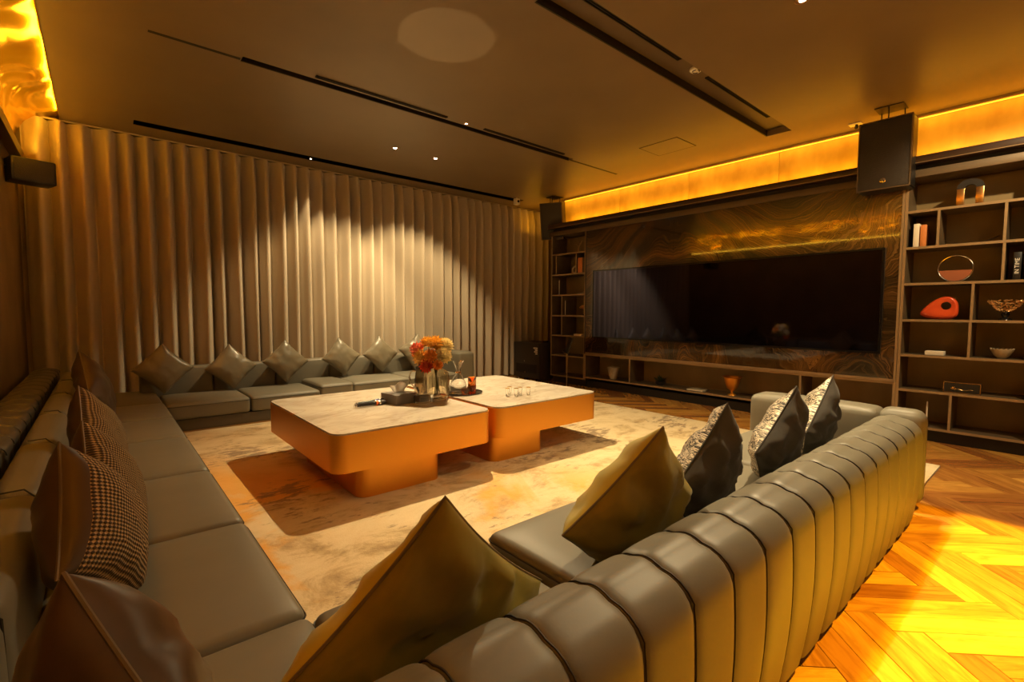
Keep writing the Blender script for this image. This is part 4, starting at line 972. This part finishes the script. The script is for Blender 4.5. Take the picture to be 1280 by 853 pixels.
obj('branches', bm, 'gold_bead', t, kind='stuff')
book(SX-.03, 5.62, on(2), .17, .03, .13, 'paper', 'thin pale book lying flat on the left bookcase', 'flat books in the wall unit', True)
t = thing('deer_figurine', (SX, 5.70, on(6)), 'small dark branching figurine at the top of the left bookcase', 'figurine')
bm = B(); tube(bm, [(SX, 5.70, on(6)), (SX, 5.70, on(6)+.08), (SX, 5.67, on(6)+.13), (SX, 5.62, on(6)+.20)], [.02, .014, .012, .004], 8); obj('body', bm, 'shelf_edge', t)
bm = B(); tube(bm, [(SX, 5.69, on(6)+.10), (SX, 5.76, on(6)+.15), (SX, 5.80, on(6)+.16)], [.006, .005, .003], 6); tube(bm, [(SX, 5.67, on(6)+.13), (SX, 5.70, on(6)+.18), (SX, 5.74, on(6)+.2)], [.006, .005, .003], 6); obj('branches', bm, 'shelf_edge', t)

# ------------------------------------------------------------------ subwoofer, music stand
t = thing('subwoofer', (6.43, 6.77, 0), 'black floor-standing subwoofer in the corner between curtain and bookcase', 'speaker')
sx0, sx1, sy0, sy1 = 6.15, 6.69, 6.36, 7.12
bx('cabinet', 'grille', t, sx0, sx1, sy0, sy1, .03, .71, bev=.008)
bx('port_recess', 'slot', t, sx0-.004, sx0-.0005, sy0+.10, sy1-.08, .14, .30); bx('port_divider', 'black', t, sx0-.008, sx0-.0045, sy0+.10, sy1-.08, .13, .14)
bx('front_frame', 'black', t, sx0-.007, sx0-.0005, sy0+.005, sy0+.03, .04, .70)
for q in ((.06, .06), (.06, .62), (.46, .06), (.46, .62)): bx('foot', 'plinth', t, sx0+q[0], sx0+q[0]+.05, sy0+q[1], sy0+q[1]+.05, .001, .03)
bm = B()
for k, ww in enumerate((.11, .07, .09, .06)): box(bm, sx0-.0035, sx0-.0005, sy0+.08, sy0+.08+ww, .60-.035*k, .625-.035*k)
obj('sticker', bm, 'white', t, smooth=False)
bm = B(); lathe(bm, [(.014, -.002), (.014, .002)], (0, 0, 0), 16, mx=Matrix.Translation((sx0-.003, sy0+.44, .35)) @ Matrix.Rotation(PI/2, 4, 'Y')); obj('badge', bm, 'chrome', t)
bm = B(); lathe(bm, [(.014, -.002), (.014, .002)], (0, 0, 0), 16, mx=Matrix.Translation((sx0-.010, sy0+.42, .137)) @ Matrix.Rotation(PI/2, 4, 'Y')); obj('badge', bm, 'chrome', t)
t = thing('desk_item', (6.4, 6.6, .71), 'small tangle of black cable and adapter on top of the subwoofer', 'adapter')
bm = B(); tube(bm, [(6.3+.06*math.sin(q*1.7), 6.50+.03*q, .722+.012*abs(math.sin(q*2.3))) for q in [k/3 for k in range(22)]], .005, 6); obj('cable', bm, 'black', t); t.name = 'cable_adapter'
bx('adapter_brick', 'black', t, 6.36, 6.44, 6.45, 6.52, .712, .745, bev=.004)
# music stand
mx_, my_ = 5.98, 5.54
t = thing('music_stand', (mx_, my_, 0), 'black music stand with slim pole in front of the left bookcase', 'music stand')
bm = B(); lathe(bm, [(.13, .001), (.13, .008), (.03, .016), (.012, .04)], (mx_, my_, 0), 28); obj('base', bm, 'bronze', t)
bm = B(); tube(bm, [(mx_, my_, .03), (mx_, my_, .62)], .009, 10); obj('pole', bm, 'bronze', t)
rm = Matrix.Translation((mx_-.02, my_, .60)) @ Matrix.Rotation(math.radians(-42), 4, 'Z') @ Matrix.Rotation(math.radians(18), 4, 'Y')
bm = B(); box(bm, -.006, .006, -.27, .27, 0, .27, bev=.002, mx=rm); obj('desk', bm, 'black', t)
bm = B(); box(bm, -.05, .006, -.27, .27, -.008, 0, bev=.002, mx=rm); obj('ledge', bm, 'bronze', t)

# ------------------------------------------------------------------ hanging loudspeakers
def speaker(c, yaw_, tilt, w_, h, d, label, top_z=H):
    t = thing('loudspeaker', (c[0], c[1], c[2]-h/2), label, 'speaker', 'loudspeakers hanging from the ceiling')
    mt = Matrix.Translation(c) @ Matrix.Rotation(yaw_, 4, 'Z') @ Matrix.Rotation(tilt, 4, 'Y')   # local -x is the front
    def part(name, fn, m, sm=True, parent=None):
        bm = B(); fn(bm); bmesh.ops.transform(bm, matrix=mt, verts=bm.verts); return obj(name, bm, m, parent or t, smooth=sm)
    def cab(bm):
        P = [(-d/2, -w_/2), (-d/2, w_/2), (d*.1, w_/2), (d/2, w_*.28), (d/2, -w_*.28), (d*.1, -w_/2)]
        prism(bm, P, -h/2, h/2); bmesh.ops.bevel(bm, geom=bm.edges[:], offset=.012, segments=2, affect='EDGES')
    part('cabinet', cab, 'black')
    part('grille', lambda bm: box(bm, -d/2-.012, -d/2-.0005, -w_/2+.014, w_/2-.014, -h/2+.016, h/2-.016, bev=.006), 'grille')
    def rim(bm):
        for a in ((-w_/2+.001, w_/2-.001, -h/2+.001, -h/2+.013), (-w_/2+.001, w_/2-.001, h/2-.013, h/2-.001), (-w_/2+.001, -w_/2+.013, -h/2+.013, h/2-.013), (w_/2-.013, w_/2-.001, -h/2+.013, h/2-.013)): box(bm, -d/2-.016, -d/2-.0005, *a)
    part('grille_frame', rim, 'shelf_board')
    def badge(bm): lathe(bm, [(.026, -.002), (.026, .002), (.022, .003), (.0005, .003)], (0, 0, 0), 24); bmesh.ops.transform(bm, matrix=Matrix.Translation((-d/2-.0145, 0, -h/2+.085)) @ Matrix.Rotation(-PI/2, 4, 'Y'), verts=bm.verts)
    bd = part('badge', badge, 'chrome')
    def forks(bm):
        for k in range(3):
            a = PI/2+k*2*PI/3; y_, z_ = math.cos(a), math.sin(a)
            tube(bm, [(-d/2-.0185, 0, -h/2+.085), (-d/2-.0185, y_*.019, -h/2+.085+z_*.019)], .0018, 5)
            for s in (-1, 1): tube(bm, [(-d/2-.0185, y_*.008, -h/2+.085+z_*.008), (-d/2-.0185, y_*.011-s*z_*.006, -h/2+.085+z_*.011+s*y_*.006), (-d/2-.0185, y_*.018-s*z_*.006, -h/2+.085+z_*.018+s*y_*.006)], .0012, 5)
    part('tuning_fork_emblem', forks, 'black', parent=bd)
    tops = [mt @ Vector((q*d*.25, s*w_*.22, h/2)) for q in (1,) for s in (-1, 1)]+[mt @ Vector((-d*.25, 0, h/2))]
    for p in tops:
        bm = B(); tube(bm, [p-Vector((0, 0, .005)), p+Vector((.01, 0, (top_z-p.z)*.5)), Vector((p.x, p.y, top_z-.001))], .006, 6); obj('hanging_bracket', bm, 'black', t)
    bm = B(); box(bm, c[0]-.10, c[0]+.12, c[1]-.12, c[1]+.12, top_z-.008, top_z-.001); obj('ceiling_plate', bm, 'black', t, smooth=False)
    return t
speaker((6.27, 1.318, 2.905), 0, math.radians(0), .445, .70, .36, 'large black loudspeaker with round badge hanging in front of the right bookcase')
speaker((6.47, 6.35, 2.98), math.radians(28), math.radians(-12), .42, .66, .36, 'black loudspeaker hanging in the far corner beside the curtain')
# small surround speaker on the left wall
t = thing('wall_speaker', (-.50, 6.6, 2.55), 'small black bookshelf speaker on the left wall near the curtain', 'speaker')
mt = Matrix.Translation((-.46, 6.60, 2.62)) @ Matrix.Rotation(math.radians(18), 4, 'Z')
bm = B(); box(bm, -.16, .16, -.10, .13, -.11, .11, bev=.012, mx=mt); obj('cabinet', bm, 'black', t)
bm = B(); box(bm, -.14, .14, -.108, -.101, -.095, .095, bev=.002, mx=mt); obj('grille', bm, 'grille', t)
bm = B(); tube(bm, [(-.637, 6.60, 2.65), (-.60, 6.60, 2.65)], .015, 8); obj('wall_bracket', bm, 'black', t)
# cameras / sensors on the ceiling
t = thing('security_camera', (5.95, 7.03, H-.14), 'small white square camera on the ceiling beside the curtain corner', 'camera')
bx('housing', 'white', t, 5.90, 6.0, 6.78, 6.86, H-.13, H-.02, bev=.006)
bm = B(); lathe(bm, [(.022, 0), (.022, .012), (.0005, .014)], (0, 0, 0), 20, mx=Matrix.Translation((5.95, 6.78, H-.075)) @ Matrix.Rotation(PI/2, 4, 'X')); obj('lens', bm, 'black_gloss', t)
bx('mount', 'white', t, 5.94, 5.96, 6.81, 6.83, H-.02, H-.001)
t = thing('ceiling_sensor', (6.5, 1.68, H-.05), 'small dark sensor on a pale ceiling plate left of the large loudspeaker', 'sensor')
bx('plate', 'white', t, 6.44, 6.54, 1.62, 1.74, H-.012, H-.001, bev=.002); bm = B(); lathe(bm, [(.012, -.06), (.022, -.045), (.012, -.012)], (6.49, 1.67, H), 14); obj('sensor_head', bm, 'black', t)
